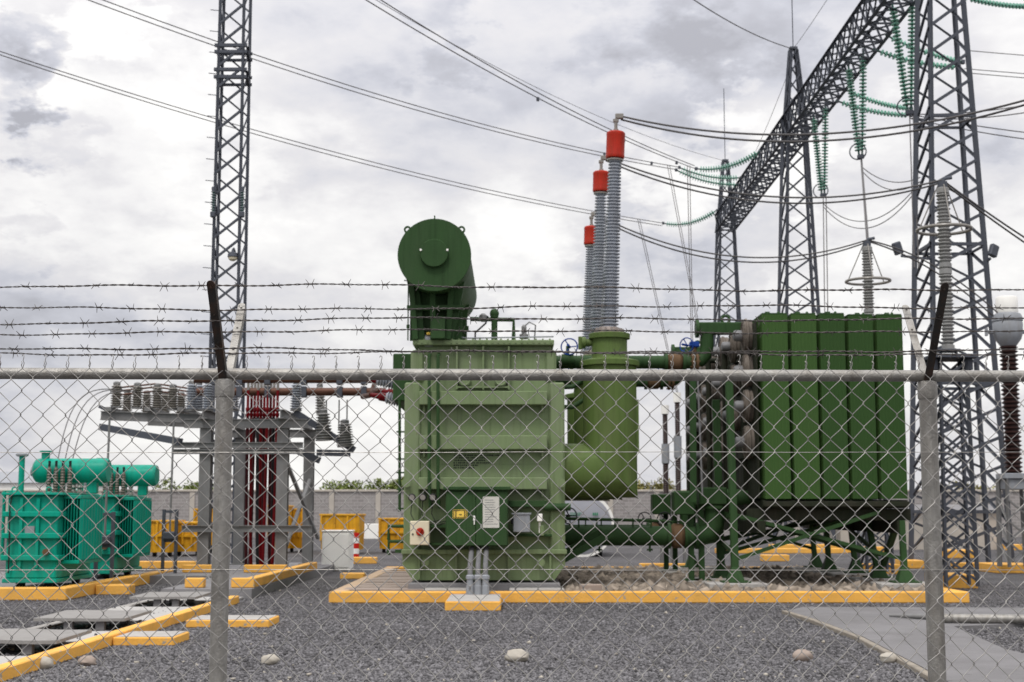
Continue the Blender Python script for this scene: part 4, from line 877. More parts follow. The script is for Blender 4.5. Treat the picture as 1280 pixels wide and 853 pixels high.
# ---------------------------------------------------------------- two small teal transformers on a yellow kerbed pad
tbx1 = -8.10
m = MB(); m.box(-13.5, tbx1 - .28, 26.82, 35.0, 0, .17, .01); solo('transformer_pad', 'grey concrete pad under the two teal transformers', 'concrete pad', m, m_slab)
kt = thing('pad_kerb', 'yellow kerb round the pad of the teal transformers', 'kerb', (-10, 26.5, 0))
m = MB(); m.box(-13.5, tbx1, 26.5, 26.8, 0, .23, .018); part('kerb', m, m_yel, kt)
for y0, y1 in ((26.81, 29.2), (29.22, 31.8), (31.82, 35.0)):
    m = MB(); m.box(tbx1 - .26, tbx1, y0, y1, 0, .228, .018); part('kerb', m, m_yel, kt)
TX0, TX1 = at(9, 650, 27.3).x, at(72, 650, 27.3).x; tyl, tyh = 27.3, 29.55
ztt = at(0, 616, 27.3).z; ztb = .36
def teal():
    t = thing('small_transformer', 'teal transformer nearest the fence at the yard corner, whole front face in view', 'transformer', (TX0, tyl, .17), 'teal transformers')
    b = MB(); b.box(TX0, TX1, tyl, tyh, ztb, ztt - .05, .02); part('tank', b, m_teal, t)
    b = MB(); b.box(TX0 - .1, TX1 + .1, tyl - .1, tyh + .1, ztt - .048, ztt, .01); part('tank_cover', b, m_teal, t)
    for py in (643, 670, 697.5):
        z = at(0, py, tyl).z; b = MB(); b.box(TX0 - .07, TX1 + .07, tyl - .09, tyh + .07, z - .05, z + .05, .012); part('stiffener_beam', b, m_teal, t)
    for px in (27, 48): q = at(px, 650, tyl); b = MB(); b.box(q.x - .03, q.x + .03, tyl - .05, tyl + .02, ztb + .2, ztt - .1); part('rib', b, m_teal, t)
    b = MB(); b.box(TX0 - .04, TX1 + .04, tyl - .05, tyh + .05, ztb - .08, ztb - .002, .01); part('base_frame', b, m_teal, t)
    for x in (TX0 + .2, TX1 - .2):
        for y in (tyl + .3, tyh - .3): b = MB(); b.cyl((x - .06, y, .28), (x + .06, y, .28), .11, n=18); part('wheel', b, m_black, t)
    b = MB(); z0, z1 = at(0, 700, 27.8).z, at(0, 624, 27.8).z
    for k in range(6): x = TX1 + .03 + k * .056; b.box(x, x + .016, 27.62, 29.08, z0, z1, .004)
    b.box(TX1 + .0, TX1 + .34, 27.60, 29.1, z1 + .002, z1 + .07, .01); b.box(TX1 + .0, TX1 + .34, 27.60, 29.1, z0 - .07, z0 - .002, .01)
    part('radiator', b, m_teal, t)
    b = MB(); n = 33
    vs = []
    for j in range(n):
        y = 27.61 + 1.48 * j / (n - 1); o = .028 if j % 4 in (1, 2) else 0
        vs += [(TX1 + .345 + o, y, z0), (TX1 + .345 + o, y, z1)]
    b.add(vs, [(2 * j, 2 * j + 2, 2 * j + 3, 2 * j + 1) for j in range(n - 1)]); b.box(TX1 + .325, TX1 + .343, 27.61, 29.09, z0, z1)
    part('radiator_edge', b, m_teal, t, smooth=0)
    for px in (17, 60):
        q = at(px, 620, tyl); b = MB(); b.ring((q.x, tyl + .05, ztt + .05), (0, 1, 0), .05, .016, 14, 5); part('lifting_lug', b, m_teal, t)
    cz = at(0, 588.5, 28.5).z; x0, x1 = at(46, 590, 28.5).x, at(136, 590, 28.5).x; r = .24
    b = MB(); b.lathe((x0, 28.5, cz), (1, 0, 0), [(.06, -.06), (r * .7, -.045), (r * .95, 0), (r, .06), (r, x1 - x0 - .06), (r * .97, x1 - x0 - .02), (r * .9, x1 - x0), (.05, x1 - x0 + .01)], 32)
    cv_ = part('conservator', b, m_teal, t)
    b = MB(); q = at(57, 575, 28.5); b.cyl((q.x, 28.5, cz + r - .02), (q.x, 28.5, cz + r + .12), .08, n=16); b.cyl((q.x, 28.5, cz + r + .12), (q.x, 28.5, cz + r + .15), .12, n=16); part('filler_neck', b, m_teal, cv_)
    for f in (.32, .78):
        b = MB(); x = x0 + (x1 - x0) * f; b.box(x - .1, x + .1, 28.42, 28.58, ztt, cz - r * .85, .01); part('saddle', b, m_teal, t)
    q = at(27, 590, 28.0); b = MB(); b.tube([(q.x, 28, ztt), (q.x, 28, at(0, 570, 28).z)], .055, 12); br_ = part('breather_pipe', b, m_teal, t)
    zt_ = at(0, 569, 28).z; b = MB(); b.lathe((q.x, 28, zt_ - .03), (0, 0, 1), [(.09, 0), (.12, .02), (.12, .05), (.07, .08)], 16); part('breather_cap', b, m_grey, br_)
    b = MB(); bpx(b, 31, 658, 43, 667, tyl - .03, tyl - .001, .004); part('nameplate', b, m_grey, t)
    b = MB(); c = Vector((x0 - .05, 28.5, cz - .02)); b.cyl(c, c + Vector((-.05, 0, 0)), .09, n=16); part('oil_gauge', b, m_grey, cv_)
    b = MB(); c = at(60, 690, tyl); b.cyl((c.x, tyl - .14, c.z), (c.x, tyl + .01, c.z), .035, n=10); b.cyl((c.x, tyl - .16, c.z), (c.x, tyl - .11, c.z), .06, n=12); part('sampling_valve', b, m_rust, t)
    b = MB(); c = at(15, 630, tyl); b.tube([(c.x, tyl - .02, ztt - .06), (c.x, tyl - .11, ztt - .3), (c.x + .02, tyl - .11, ztb + .4), (c.x, tyl - .05, ztb + .1)], .014, 6); part('control_cable', b, m_black, t)
    q = at(7, 640, 27.6); b = MB(); b.tube([(q.x + .3, 27.5, ztt + .02), (q.x, 27.5, ztt + .03), (q.x, 27.5, .75), (q.x + .25, 27.5, .7)], .035, 8); part('drain_pipe', b, m_teal, t)
    for k, px in enumerate((61, 69.5, 78, 87)):
        q = at(px, 605, 28.15); zz1 = at(0, 582, 28.15).z; h = zz1 - ztt; pr = [(.06, 0), (.06, .03)]
        for j in range(8): pr += [(.035, .05 + j * (h - .1) / 8), (.058 - j * .002, .05 + (j + .5) * (h - .1) / 8)]
        pr += [(.02, h - .03), (.018, h + .05)]
        b = MB(); b.lathe((q.x, 28.15, ztt), (0, 0, 1), pr, 12); bt_ = part('bushing', b, m_tb, t); b = MB(); b.cyl((q.x, 28.15, ztt + h - .02), (q.x, 28.15, ztt + h + .09), .026, n=8); part('terminal', b, m_black, bt_)
    for k, px in enumerate((92, 100)):
        q = at(px, 605, 29.2); pr = [(.07, 0)] + [((.04 if j % 2 else .065), .04 + j * .045) for j in range(9)] + [(.02, .46)]
        b = MB(); b.lathe((q.x, 29.2, ztt), (0, 0, 1), pr, 12); part('bushing', b, m_tporc, t)
    return t
t1 = teal(); t2 = copy_tree(t1); t2.location = t1.location + Vector((0, 3.9, 0)); t2['label'] = 'second teal transformer half hidden behind the one by the fence'
# steel post frames before the teal transformers (switch handles)
def switch_frame(px0, px1, py0, py1, Y, label, zf=0.0):
    a, b = at(px0, py1, Y), at(px1, py0, Y); t = thing('switch_frame', label, 'frame', ((a.x + b.x) / 2, Y, 0))
    for x in (a.x, b.x): m = MB(); m.beam((x, Y, zf), (x, Y, b.z), .07, .07, up=(0, 1, 0)); part('post', m, m_lat, t)
    for z in (b.z - .05, (a.z + b.z) / 2): m = MB(); m.beam((a.x + .04, Y, z), (b.x - .04, Y, z), .06, .06); part('rail', m, m_lat, t)
    m = MB(); m.box((a.x + b.x) / 2 - .14, (a.x + b.x) / 2 + .14, Y - .12, Y + .02, (a.z + b.z) / 2 + .03, (a.z + b.z) / 2 + .22, .03); part('drive_box', m, m_lat, t)
    r = MB(); r.cyl(((a.x + b.x) / 2, Y, (a.z + b.z) / 2 + .2), ((a.x + b.x) / 2 + .02, Y, at(0, 525, Y).z), .025, n=8); part('drive_rod', r, m_stand, t); return t
switch_frame(119, 142, 640, 726, 30.5, 'grey drive frame with a rod standing between the two teal transformers', .171)
switch_frame(203, 221, 637, 716, 34.0, 'grey drive frame with a rod standing between the teal transformers and the steel stand')

# ---------------------------------------------------------------- cable trench with raised covers and yellow kerb
TRL, TRR = -6.55, -4.80
tr = thing('cable_trench', 'pale concrete cable trench with raised covers running into the yard', 'trench', (-5.6, 12, 0))
holes = [(16.0, 17.7), (19.3, 21.1), (24.2, 25.9)]
ys = [12.2] + [v for h in holes for v in h] + [27.0]
for k in range(0, len(ys), 2):
    m = MB(); m.box(TRL, TRR - .165, ys[k] + .004, ys[k + 1] - .004, 0, .04, .006); part('slab', m, m_trench, tr)
for h0, h1 in holes:
    for x0, x1 in ((TRL, TRL + .18), (TRR - .36, TRR - .165)): m = MB(); m.box(x0, x1, h0, h1, 0, .039, .005); part('trench_wall', m, m_conc, tr)
    m = MB(); m.box(TRL + .19, TRR - .37, h0 + .01, h1 - .01, .002, .012); part('trench_shade', m, m_black, tr)  # black sheet standing in for the shade down the open trench
kb = thing('trench_kerb', 'yellow kerb along the cable trench', 'kerb', (TRR, 12, 0))
for y0, y1 in ((12.0, 14.8), (14.81, 17.6), (17.61, 20.4), (20.41, 23.1), (23.11, 25.7)):
    m = MB(); m.box(TRR - .16, TRR, y0, y1, 0, .135, .012); part('kerb', m, m_yel, kb)
cl = ('raised trench cover nearest the fence', 'raised trench cover in the middle of the three', 'raised trench cover farthest along the trench')
for k, (h0, h1) in enumerate(holes):
    t = thing('trench_cover', cl[k] + ', a warped pale slab on blocks', 'trench cover', (-5.9, (h0 + h1) / 2, .15), 'raised trench covers')
    x0, x1 = TRL + .12, TRR - .28 - .12 * k
    h0 += .35
    m = MB(); nx = 6; vs = []
    for i in range(nx + 1):
        x = x0 + (x1 - x0) * i / nx; z = .145 + .007 * math.sin(i * 1.1 + k) - .004 * abs(i - 3)
        for y, dz in ((h0, 0), (h1, .012)): vs += [(x, y, z + dz), (x, y, z + dz + .04)]
    fs = []
    for i in range(nx):
        a = i * 4; b = a + 4
        fs += [(a, b, b + 1, a + 1), (a + 3, b + 3, b + 2, a + 2), (a + 1, b + 1, b + 3, a + 3), (a + 2, b + 2, b, a)]
    fs += [(0, 1, 3, 2), (nx * 4 + 2, nx * 4 + 3, nx * 4 + 1, nx * 4)]
    m.add(vs, fs); part('cover_slab', m, m_cover, t, smooth=20)
    for x in (x0 + .45, x1 - .35):
        for y in (h0 + .05, h1 - .17): m = MB(); m.box(x - .06, x + .06, y, y + .1, .012, .132, .006); part('support_block', m, m_slab, t)
for (p0, p1, pyb, dy, lab) in ((130, 217, 808, .85, 'yellow edged step block beside the trench nearest the fence'), (232, 336, 785, .9, 'longer yellow edged step block beside the trench by the fence post')):
    a, b = on_ground(p0, pyb), on_ground(p1, pyb); x0 = max(a.x, TRR + .01); t = thing('step_block', lab, 'kerb block', ((x0 + b.x) / 2, a.y, 0))
    m = MB(); m.box(x0, b.x, a.y, a.y + dy, 0, .105, .012); part('block', m, m_yel, t)
    m = MB(); m.box(x0 + .03, b.x - .03, a.y + .03, a.y + dy - .03, .1052, .113, .003); part('block_top', m, m_conc, t)
q = on_ground(108, 743); m = MB(); m.box(tbx1 + .02, tbx1 + .68, q.y - .25, q.y + .2, 0, .19, .015); solo('kerb_block', 'small yellow block standing against the kerb of the teal transformers', 'kerb block', m, m_yel)

# ---------------------------------------------------------------- steel busbar stand
SX = (-7.42, -5.55); SY = (35.0, 39.5)
m = MB(); m.prism([(-6.5, 27.02), (-4.82, 27.02), (-4.82, 41), (-8.2, 41), (-8.2, 32.6), (-6.5, 32.6)], 0, .18); solo('stand_pad', 'grey concrete pad under the steel busbar stand', 'concrete pad', m, m_slab)
for x0, x1, y0, y1, lab in ((-6.15, -5.80, 27.4, 27.65, 'short yellow kerb block at the end of the trench left of the fence post'), (-5.28, -4.84, 27.4, 27.65, 'yellow kerb block at the pad corner by the trench end'), (-5.04, -4.84, 27.66, 31.6, 'yellow kerb along the pad edge, nearer piece'), (-5.04, -4.84, 31.62, 36.2, 'yellow kerb along the pad edge, farther piece'),
                            (-6.3, -5.3, 34.2, 34.45, 'yellow kerb at the foot of the red cable bundle'), (-7.75, -7.05, 34.2, 34.45, 'yellow kerb block in front of the outer column of the stand')):
    m = MB(); m.box(x0, x1, y0, y1, .182, .36, .015); solo('kerb_block', lab, 'kerb block', m, m_yel)
st = thing('busbar_stand', 'grey steel stand with four columns carrying insulators and busbars', 'stand', (-6.5, 37, .18))
zpl = at(0, 525, 35).z
def hbeam(p0, p1, wd, h):
    m = MB(); p0, p1 = Vector(p0), Vector(p1)
    for o in (-h / 2, h / 2): m.beam(p0 + Vector((0, 0, o)), p1 + Vector((0, 0, o)), wd, .02)
    m.beam(p0, p1, .03, h - .02); return m
for x in SX:
    for y in SY:
        m = MB(); wv = .27
        m.box(x - wv / 2, x + wv / 2, y - .13, y - .105, .18, zpl); m.box(x - wv / 2, x + wv / 2, y + .105, y + .13, .18, zpl); m.box(x - .02, x + .02, y - .104, y + .104, .18, zpl)
        m.box(x - .22, x + .22, y - .22, y + .22, .182, .21); part('column', m, m_stand, st)
zt2_ = at(0, 530, 35).z
for y in SY: part('beam', hbeam((SX[0] - .5, y - .16, zpl - .10), (SX[1] + .6, y - .16, zpl - .10), .12, .20), m_stand, st)
for x in SX: part('beam', hbeam((x, SY[0] - .5, zpl + .11), (x, SY[1] + .5, zpl + .11), .2, .2), m_stand, st)
for z, d in ((at(0, 557, 35).z, .12), (at(0, 565, 35).z, .10)):
    part('beam', hbeam((SX[0] - .75, SY[0] - .16, z), (SX[1] + .5, SY[0] - .16, z), .12, d), m_stand, st)
z = at(0, 661, 35).z; part('beam', hbeam((SX[0] - .5, SY[0] - .17, z), (SX[1] + .75, SY[0] - .17, z), .12, .14), m_stand, st)
# the arm reaching out to the side with the row of insulators
xo, xi = at(132, 520, 35.6).x, SX[0] - .05; za = at(0, 521, 35.6).z
for y in (35.2, 37.4): part('arm_beam', hbeam((xo + (.6 if y > 36 else 0), y, za), (xi - .12, y, za - .08), .16, .20), m_stand, st)
for x in (xo + .25, xo + 1.2, xo + 2.0): m = MB(); m.beam((x, 34.9, za + .14), (x, 37.7, za + .13), .14, .10); part('cross_arm', m, m_stand, st)
m = MB(); m.beam(at(126, 534, 35.0), at(226, 552.5, 34.2), .16, .16); part('sloping_arm', m, m_lat, st)
m = MB(); m.beam(at(124, 508, 35.4), at(140, 516, 35.4), .08, .08); part('arm_tip', m, m_lat, st)
for a, b in (((368, 515, 34.9), (443, 563, 34.9)), ((362, 560, 36), (400, 576, 36)), ((396, 566, 37), (438, 567, 37))):
    m = MB(); m.beam(at(*a), at(*b), .12, .16); part('side_arm', m, m_lat, st)
xs2 = SX[1]; m = MB(); m.beam((xs2 + .1, 35, at(0, 580, 35).z), (SX[1] + .3, 39.3, .9), .08, .08); part('brace', m, m_stand, st)
m = MB(); m.beam((xs2 + .05, 39.3, at(0, 600, 39).z), (SX[1] + .1, 35.1, .8), .08, .08); part('brace', m, m_stand, st)

def insulator(base, h, r0, r1, sheds, m, name, label, group, ax=(0, 0, 1), caps=True, capm=None, cat='insulator'):
    base = Vector(base); a = Vector(ax).normalized(); t = thing(name, label, cat, base, group)
    pr = [(r0 * .62, .02)]; ph = (h - .06) / sheds
    for j in range(sheds):
        f = j / max(1, sheds - 1); r = r0 + (r1 - r0) * f; z = .03 + j * ph; pr += [(r * .62, z), (r * .98, z + ph * .38), (r, z + ph * .52), (r * .62, z + ph * .92)]
    pr.append((r1 * .6, h - .02))
    b = MB(); b.lathe(base, a, pr, 18); part('sheds', b, m, t, smooth=25)
    if caps:
        b = MB(); b.lathe(base, a, [(r0 * .9, 0), (r0 * .9, .03), (r0 * .6, .05)], 14); b.lathe(base + a * (h - .03), a, [(r1 * .6, 0), (r1 * .65, .02), (r1 * .65, .07), (r1 * .3, .10)], 14); part('fittings', b, capm or m_stand, t)
    return t
grp = 'taupe insulators on the arm of the stand'
for k, px in enumerate((145, 158.5, 171, 183, 196, 206, 215.5, 226)):
    Y = 35.2 if k % 2 == 0 else 37.4; q = at(px, 515, Y)
    insulator((q.x, Y, za + .19 - (px - 145) * .0009), .58, .15, .135, 9, m_tporc, 'post_insulator', '%s taupe ribbed insulator counted from the tip of the arm of the stand' % 'first second third fourth fifth sixth seventh eighth'.split()[k], grp)
grp2 = 'grey ribbed insulators on the stand'
for px, Y, lab in ((239, 35.0, 'x'), (248, 36.2, 'x'), (259.5, 34.9, 'x'), (370, 34.9, 'tall grey ribbed insulator between the red cables and the brown insulators'), (292, 36.5, 'grey ribbed insulator on the stand partly behind the fence post')):
    q = at(px, 515, Y)
    insulator((q.x, Y, at(0, 514, Y).z), .68, .155, .125, 10, m_porc, 'post_insulator', lab if lab != 'x' else 'grey ribbed insulator on the stand left of the fence post, %s from it' % {239: 'farthest', 248: 'second', 259.5: 'first'}[px], grp2)
for px, py, lab in ((405, 551, 'taupe insulator leaning on the sloping arm, the one nearer the red cables'), (432, 559, 'taupe insulator leaning on the sloping arm tip, beside the sage transformer'), (401, 517, 'taupe insulator behind the two leaning ones on the stand')):
    q = at(px, py, 34.9 if px != 401 else 36.5)
    insulator(q, .70 if px != 432 else .60, .23 if px != 401 else .14, .17 if px != 401 else .12, 9, m_aporc, 'post_insulator', lab, 'taupe insulators on the sloping arm', ax=(-.05, 0, 1))
# thin rods along the top of the taupe row
for k, (py, d) in enumerate(((483, 0), (487, .3), (492, .6))):
    b = MB(); b.tube([at(147, py + 2, 35.3 + d), at(195, py - 3, 35.3 + d), at(245, py + 4, 35.3 + d)], .022, 6); solo('contact_rod', '%s thin brown rod linking the tops of the taupe insulators' % ('uppermost', 'middle', 'lowest')[k], 'rod', b, m_brown, 'thin rods over the taupe insulators')
# hanging disconnector rods
for k, px in enumerate((408, 424, 434)): a = at(px, 500, 35.6); b = MB(); b.cyl(a, a + Vector((0, 0, -.75)), .018, n=6); solo('hanging_rod', 'thin rod hanging from the busbars over the leaning insulators, %s the tank' % ('farthest from', 'midway to', 'closest to')[k], 'rod', b, m_cond, 'thin rods under the busbars')
# brown busbars to the big transformer
for k, (p0, p1, py0, py1, Y, r, lab) in enumerate(((243, 470, 474, 474, 34.2, .10, 'upper brown tubular busbar under the fence rail'), (243, 482, 490, 491, 35.6, .10, 'lower brown tubular busbar'), (250, 470, 470, 469, 36.4, .07, 'brown busbar behind the fence rail'))):
    a, b_ = at(p0, py0, Y), at(p1, py1, Y); b_.z = a.z; b = MB(); b.cyl(a, b_, r, n=14)
    t = thing('busbar', lab + ' from the stand to the sage transformer', 'busbar', a); part('tube', b, m_brown, t)
    for px in (268, 300, 335, 380, 425, 455): q = at(px, py0, Y); b = MB(); b.box(q.x - .07, q.x + .07, Y - .13, Y + .13, a.z - r - .04, a.z + r + .03, .01); part('clamp', b, m_lat, t)
    # low voltage bushing on the tank's wall
    xw_ = tx0 - .25; lb = thing('side_bushing', ('ribbed grey bushing with red cap in the tank wall, upper', 'ribbed grey bushing with red cap in the tank wall, lower', 'ribbed bushing in the tank wall behind the others')[k], 'bushing', (xw_, Y - 5, a.z))
    p0_ = Vector((xw_ + .02, 28.2 + k * 2, at(0, (479, 492, 476)[k], 28.2).z)); ax = Vector((-1, .15 * 0, .18)).normalized()
    pr = [(.13, 0)]
    for j in range(7): pr += [(.10, .03 + j * .055), (.17 - j * .006, .055 + j * .055)]
    pr += [(.09, .43)]
    b = MB(); b.lathe(p0_, ax, pr, 18); part('sheds', b, m_porc, lb, smooth=25)
    b = MB(); b.lathe(p0_ + ax * .42, ax, [(.09, 0), (.09, .13), (.06, .17), (.05, .34)], 16); part('cap', b, m_cred, lb)
    b = MB(); b.tube([p0_ + ax * .74, p0_ + ax * .9 + Vector((-.1, .8, 0)), Vector((b_.x + .02, Y, b_.z))], .06, 8); part('flexible_link', b, m_brown, lb)
# red power cables going up to the busbars
grpc = 'red and maroon power cables under the busbars'
for k, px in enumerate((310, 314.5, 318.5, 322.5, 326.5, 330.5, 334.5, 338.5, 342.5, 347)):
    Y = 35.5 + .35 * (k % 3); q = at(px, 500, Y); z1 = at(0, 488, Y).z; zm = at(0, 522, Y).z; rr = random.uniform(-.04, .04)
    t = thing('power_cable', '%s cable counted from the fence post in the red sleeved bundle' % ('first second third fourth fifth sixth seventh eighth ninth tenth'.split()[k]), 'cable', (q.x, Y, .18), grpc)
    b = MB(); b.tube([(q.x + rr * 2, Y, .185), (q.x + rr, Y, 1.2), (q.x, Y, zm)], .041, 9); part('cable', b, (m_cdark, m_cred, m_cdark, m_black, m_cred)[k % 5], t)
    b = MB(); b.lathe((q.x, Y, zm), (0, 0, 1), [(.032, 0), (.05, .05), (.05, .10), (.034, .12), (.055, .18), (.055, .22), (.034, .25), (.034, z1 - zm)], 12); part('sleeve', b, m_cred, t)
    b = MB(); b.cyl((q.x, Y, z1), (q.x, Y, z1 + .28), .035, n=8); part('lug', b, m_tporc, t)
# arcs of thin cable from the teal transformers up to the row of insulators
for k, (p0, p1) in enumerate((((69.5, 590), (147, 487)), ((78, 590), (160, 488)), ((87, 590), (173, 490)))):
    a = at(*p0, 28.15); c = at(*p1, 35.2); b = MB(); pts = []
    for i in range(15):
        f = i / 14; p = a.lerp(c, f); p.z += .55 * math.sin(f * math.pi) ; p.x -= .28 * math.sin(f * math.pi); pts.append(p)
    b.tube(pts, .012, 5); solo('thin_cable', '%s of the thin cables arching from the near teal transformer to the taupe insulators' % ('outermost', 'middle', 'innermost')[k], 'cable', b, m_cond, 'thin arching cables')

# ---------------------------------------------------------------- lattice towers and the gantry beam
def lattice_tower(name, label, cx, cy, w_of, ztop, bay, m, legw, brw, peak=None, rod=None):
    t = thing(name, label, 'tower', (cx, cy, 0), None); sg = ((-1, -1), (1, -1), (1, 1), (-1, 1))
    def c(i, z): h = w_of(z) / 2; return Vector((cx + sg[i][0] * h, cy + sg[i][1] * h, z))
    for i in range(4): bar(t, c(i, .0), c(i, ztop), legw, m, 'leg', roll=(0, math.pi / 2, math.pi, -math.pi / 2)[i])
    z = .5; k = 0
    while z < ztop - .2:
        z2 = min(z + bay, ztop)
        for i in range(4):
            j = (i + 1) % 4
            bar(t, c(i, z), c(j, z2), brw * (1.25 if i == 0 else 1), m)
        z = z2; k += 1
    levels = [ztop]
    if peak:
        pz, pw = peak
        def d(i, z): h = (w_of(ztop) + (pw - w_of(ztop)) * (z - ztop) / (pz - ztop)) / 2; return Vector((cx + sg[i][0] * h, cy + sg[i][1] * h, z))
        for i in range(4): bar(t, c(i, ztop), d(i, pz), legw * .8, m, 'leg')
        z = ztop
        while z < pz - .3:
            z2 = min(z + bay * .75, pz)
            for i in range(4):
                j = (i + 1) % 4
                bar(t, d(i, z), d(j, z2), brw, m)
            z = z2
        b = MB(); b.box(cx - pw * .7, cx + pw * .7, cy - pw * .7, cy + pw * .7, pz, pz + .12, .01); part('peak_plate', b, m, t)
        if rod:
            b = MB(); b.cyl((cx, cy, pz + .1), (cx, cy, pz + rod), .022, n=6); part('lightning_rod', b, m, t)
    return t, c
GX = 12.75; GY = (41.3, 63.3, 84.3); ZC = 18.85; BH = .52
wf = lambda z: max(.4, 2.2 - .07 * z)
tw_lab = ('large dark lattice tower of the gantry nearest the fence behind the ribbed arresters', 'middle lattice tower of the gantry with a pointed peak', 'farthest and smallest lattice tower of the gantry')
for k, Y in enumerate(GY):
    t, c = lattice_tower('lattice_tower', tw_lab[k], GX, Y, wf, ZC - BH, .80 if k == 0 else .95, m_lat, .165, .070, peak=(22.4, .25), rod=4.5)
    if k == 0:
        for z in (1.6, 5.2, 9.2, 13.0):
            for i in range(4): bar(t, c(i, z), c((i + 1) % 4, z), .09, m_lat, 'collar')
        # floodlights on the tower
        for px, py, s in ((1122, 315, -1), (1242, 318, 1)):
            q = at(px, py, Y - 1.1); b = MB(); b.beam((q.x - s * .1, q.y, q.z - .12), (c(0 if s < 0 else 1, q.z).x, c(0, q.z).y + .02, q.z - .15), .06, .06); ar = None
            fl_ = thing('floodlight', 'small floodlight on a bracket at the %s side of the large gantry tower' % ('radiator' if s < 0 else 'far'), 'floodlight', q)
            part('bracket', b, m_lat, fl_); b = MB(); b.obox(q + Vector((0, 0, .1)), (.26, .16, .36), Euler((0, .35 * s, .4)).to_matrix(), .03); part('lamp_head', b, m_lat, fl_)
gb = thing('gantry_beam', 'long dark lattice gantry beam running back over three towers', 'gantry beam', (GX, 62, ZC))
y0_, y1_ = 40.2, 85.2; sgn = ((-1, -1), (1, -1), (1, 1), (-1, 1)); BW = .52
def gc(i, y): return Vector((GX + sgn[i][0] * BW, y, ZC + sgn[i][1] * BH))
for i in range(4): bar(gb, gc(i, y0_), gc(i, y1_), .14, m_lat, 'chord')
nb = 46; st_ = (y1_ - y0_) / nb
for k in range(nb):
    ya, yb = y0_ + k * st_, y0_ + (k + 1) * st_
    for i in range(4):
        j = (i + 1) % 4
        bar(gb, gc(i, ya), gc(j, yb), .065, m_lat)
        if i in (0, 3): bar(gb, gc(j, ya), gc(i, yb), .065, m_lat)
    if k % 2 == 0:
        for i in (0, 3): bar(gb, gc(i, ya), gc((i + 1) % 4, ya), .06, m_lat, 'post')
# the single tower left of the yard
lcx = at(283, 450, 40).x
t, c = lattice_tower('lattice_tower', 'slim lattice tower standing alone above the steel stand', lcx, 40.0, lambda z: .82 - .006 * z, 18.5, .62, m_lat, .10, .05)
for z in (at(0, 62, 40).z, at(0, 70, 40).z, at(0, 92, 40).z, at(0, 101, 40).z):
    for i in range(4): bar(t, c(i, z) + Vector((-.1 if i in (0, 3) else .1, 0, 0)), c((i + 1) % 4, z) + Vector((.1 if i in (0, 1) else -.1, 0, 0)) if i in (0, 2) else c((i + 1) % 4, z), .09, m_lat, 'collar')
z = 4.0
while z < 18: b = MB(); b.cyl(c(0, z), c(0, z) + Vector((-.25, -.02, .02)), .012, n=5); part('climbing_peg', b, m_lat, t); z += .62
q = at(291, 321, 39.6); lm = thing('dome_camera', 'small pale dome camera fixed on the slim lattice tower', 'camera', q)
b = MB(); b.lathe(q, (0, 0, -1), [(.03, -.2), (.05, -.14), (.13, -.1), (.15, .0), (.14, .02)], 16); part('housing', b, m_lat, lm); b = MB(); b.lathe(q, (0, 0, -1), [(.13, .021), (.115, .08), (.06, .12), (.01, .13)], 16); part('dome', b, m_cream, lm)
b = MB(); b.tube([q + Vector((0, 0, .2)), q + Vector((0, .1, .25)), q + Vector((0, .3, .2))], .03, 6); part('bracket', b, m_lat, lm)
# its two hanging strings
def string(p0, p1, n, r, name, label, group, sag=0.0, m=None, hang=True):
    p0, p1 = Vector(p0), Vector(p1); t = thing(name, label, 'insulator', p0, group); L_ = (p1 - p0).length
    def P(f): return p0.lerp(p1, f) + Vector((0, 0, -sag * 4 * f * (1 - f)))
    b = MB()
    for k in range(n):
        f = .07 + .86 * (k + .5) / n; a = P(f); d = (P(f + .01) - P(f - .01)).normalized(); s = L_ * .86 / n
        b.lathe(a - d * s * .4, d, [(r * .25, 0), (r * .38, s * .25), (r, s * .42), (r, s * .55), (r * .3, s * .58)], 10)
    part('glass_discs', b, m or m_gglass, t, smooth=40, kind='stuff')
    b = MB(); b.tube([P(i / 12) for i in range(13)], .04, 5); part('pin_chain', b, m_chain, t)
    b = MB(); b.obox(P(.985), (.14, .14, .16), None, .02); b.obox(P(.02), (.1, .1, .14), None, .02); part('end_fitting', b, m_lat, t); return t
for i, s in ((0, -1), (1, 1)):
    q = at(267 if s < 0 else 303, 236, 39.5); string(q, q + Vector((0, 0, -.75)), 9, .075, 'insulator_string', 'short grey string hanging on the %s leg of the slim tower' % ('outer' if s < 0 else 'inner'), 'short strings on the slim tower', m=m_porc)
# green glass V strings below the beam
zlow = at(1078, 197, 52.1).z
vl = ('nearest the fence', 'in the middle', 'farthest')
BOT = []
for k, (Y, pxb, pyb, pa, pb) in enumerate(((46.4, 1137, 143, (1117, -4), (1139, -6)), (52.3, 1076, 198, (1062, 76), (1078, 62)), (58.8, 1029, 246, (1018, 140), (1031, 128)))):
    bot = at(pxb, pyb, Y)
    for j, px in enumerate((pa, pb)):
        top = at(*px, Y); top.y = Y + (.25 if j == 0 else -.15)
        string(top, bot + Vector((.05 if j else -.05, 0, 0)), 26, .145, 'insulator_string', '%s string of the green glass pair hanging below the gantry beam, %s' % (('slanting', 'steeper')[j], vl[k]), 'hanging green glass strings')
    b = MB(); b.ring(bot + Vector((-.1, 0, .25)), (.3, 1, 0), .3, .025, 20, 5); solo('corona_ring', 'small ring at the foot of the hanging glass strings, %s pair' % vl[k], 'ring', b, m_lat, 'small rings on the glass strings')
    BOT.append(bot)
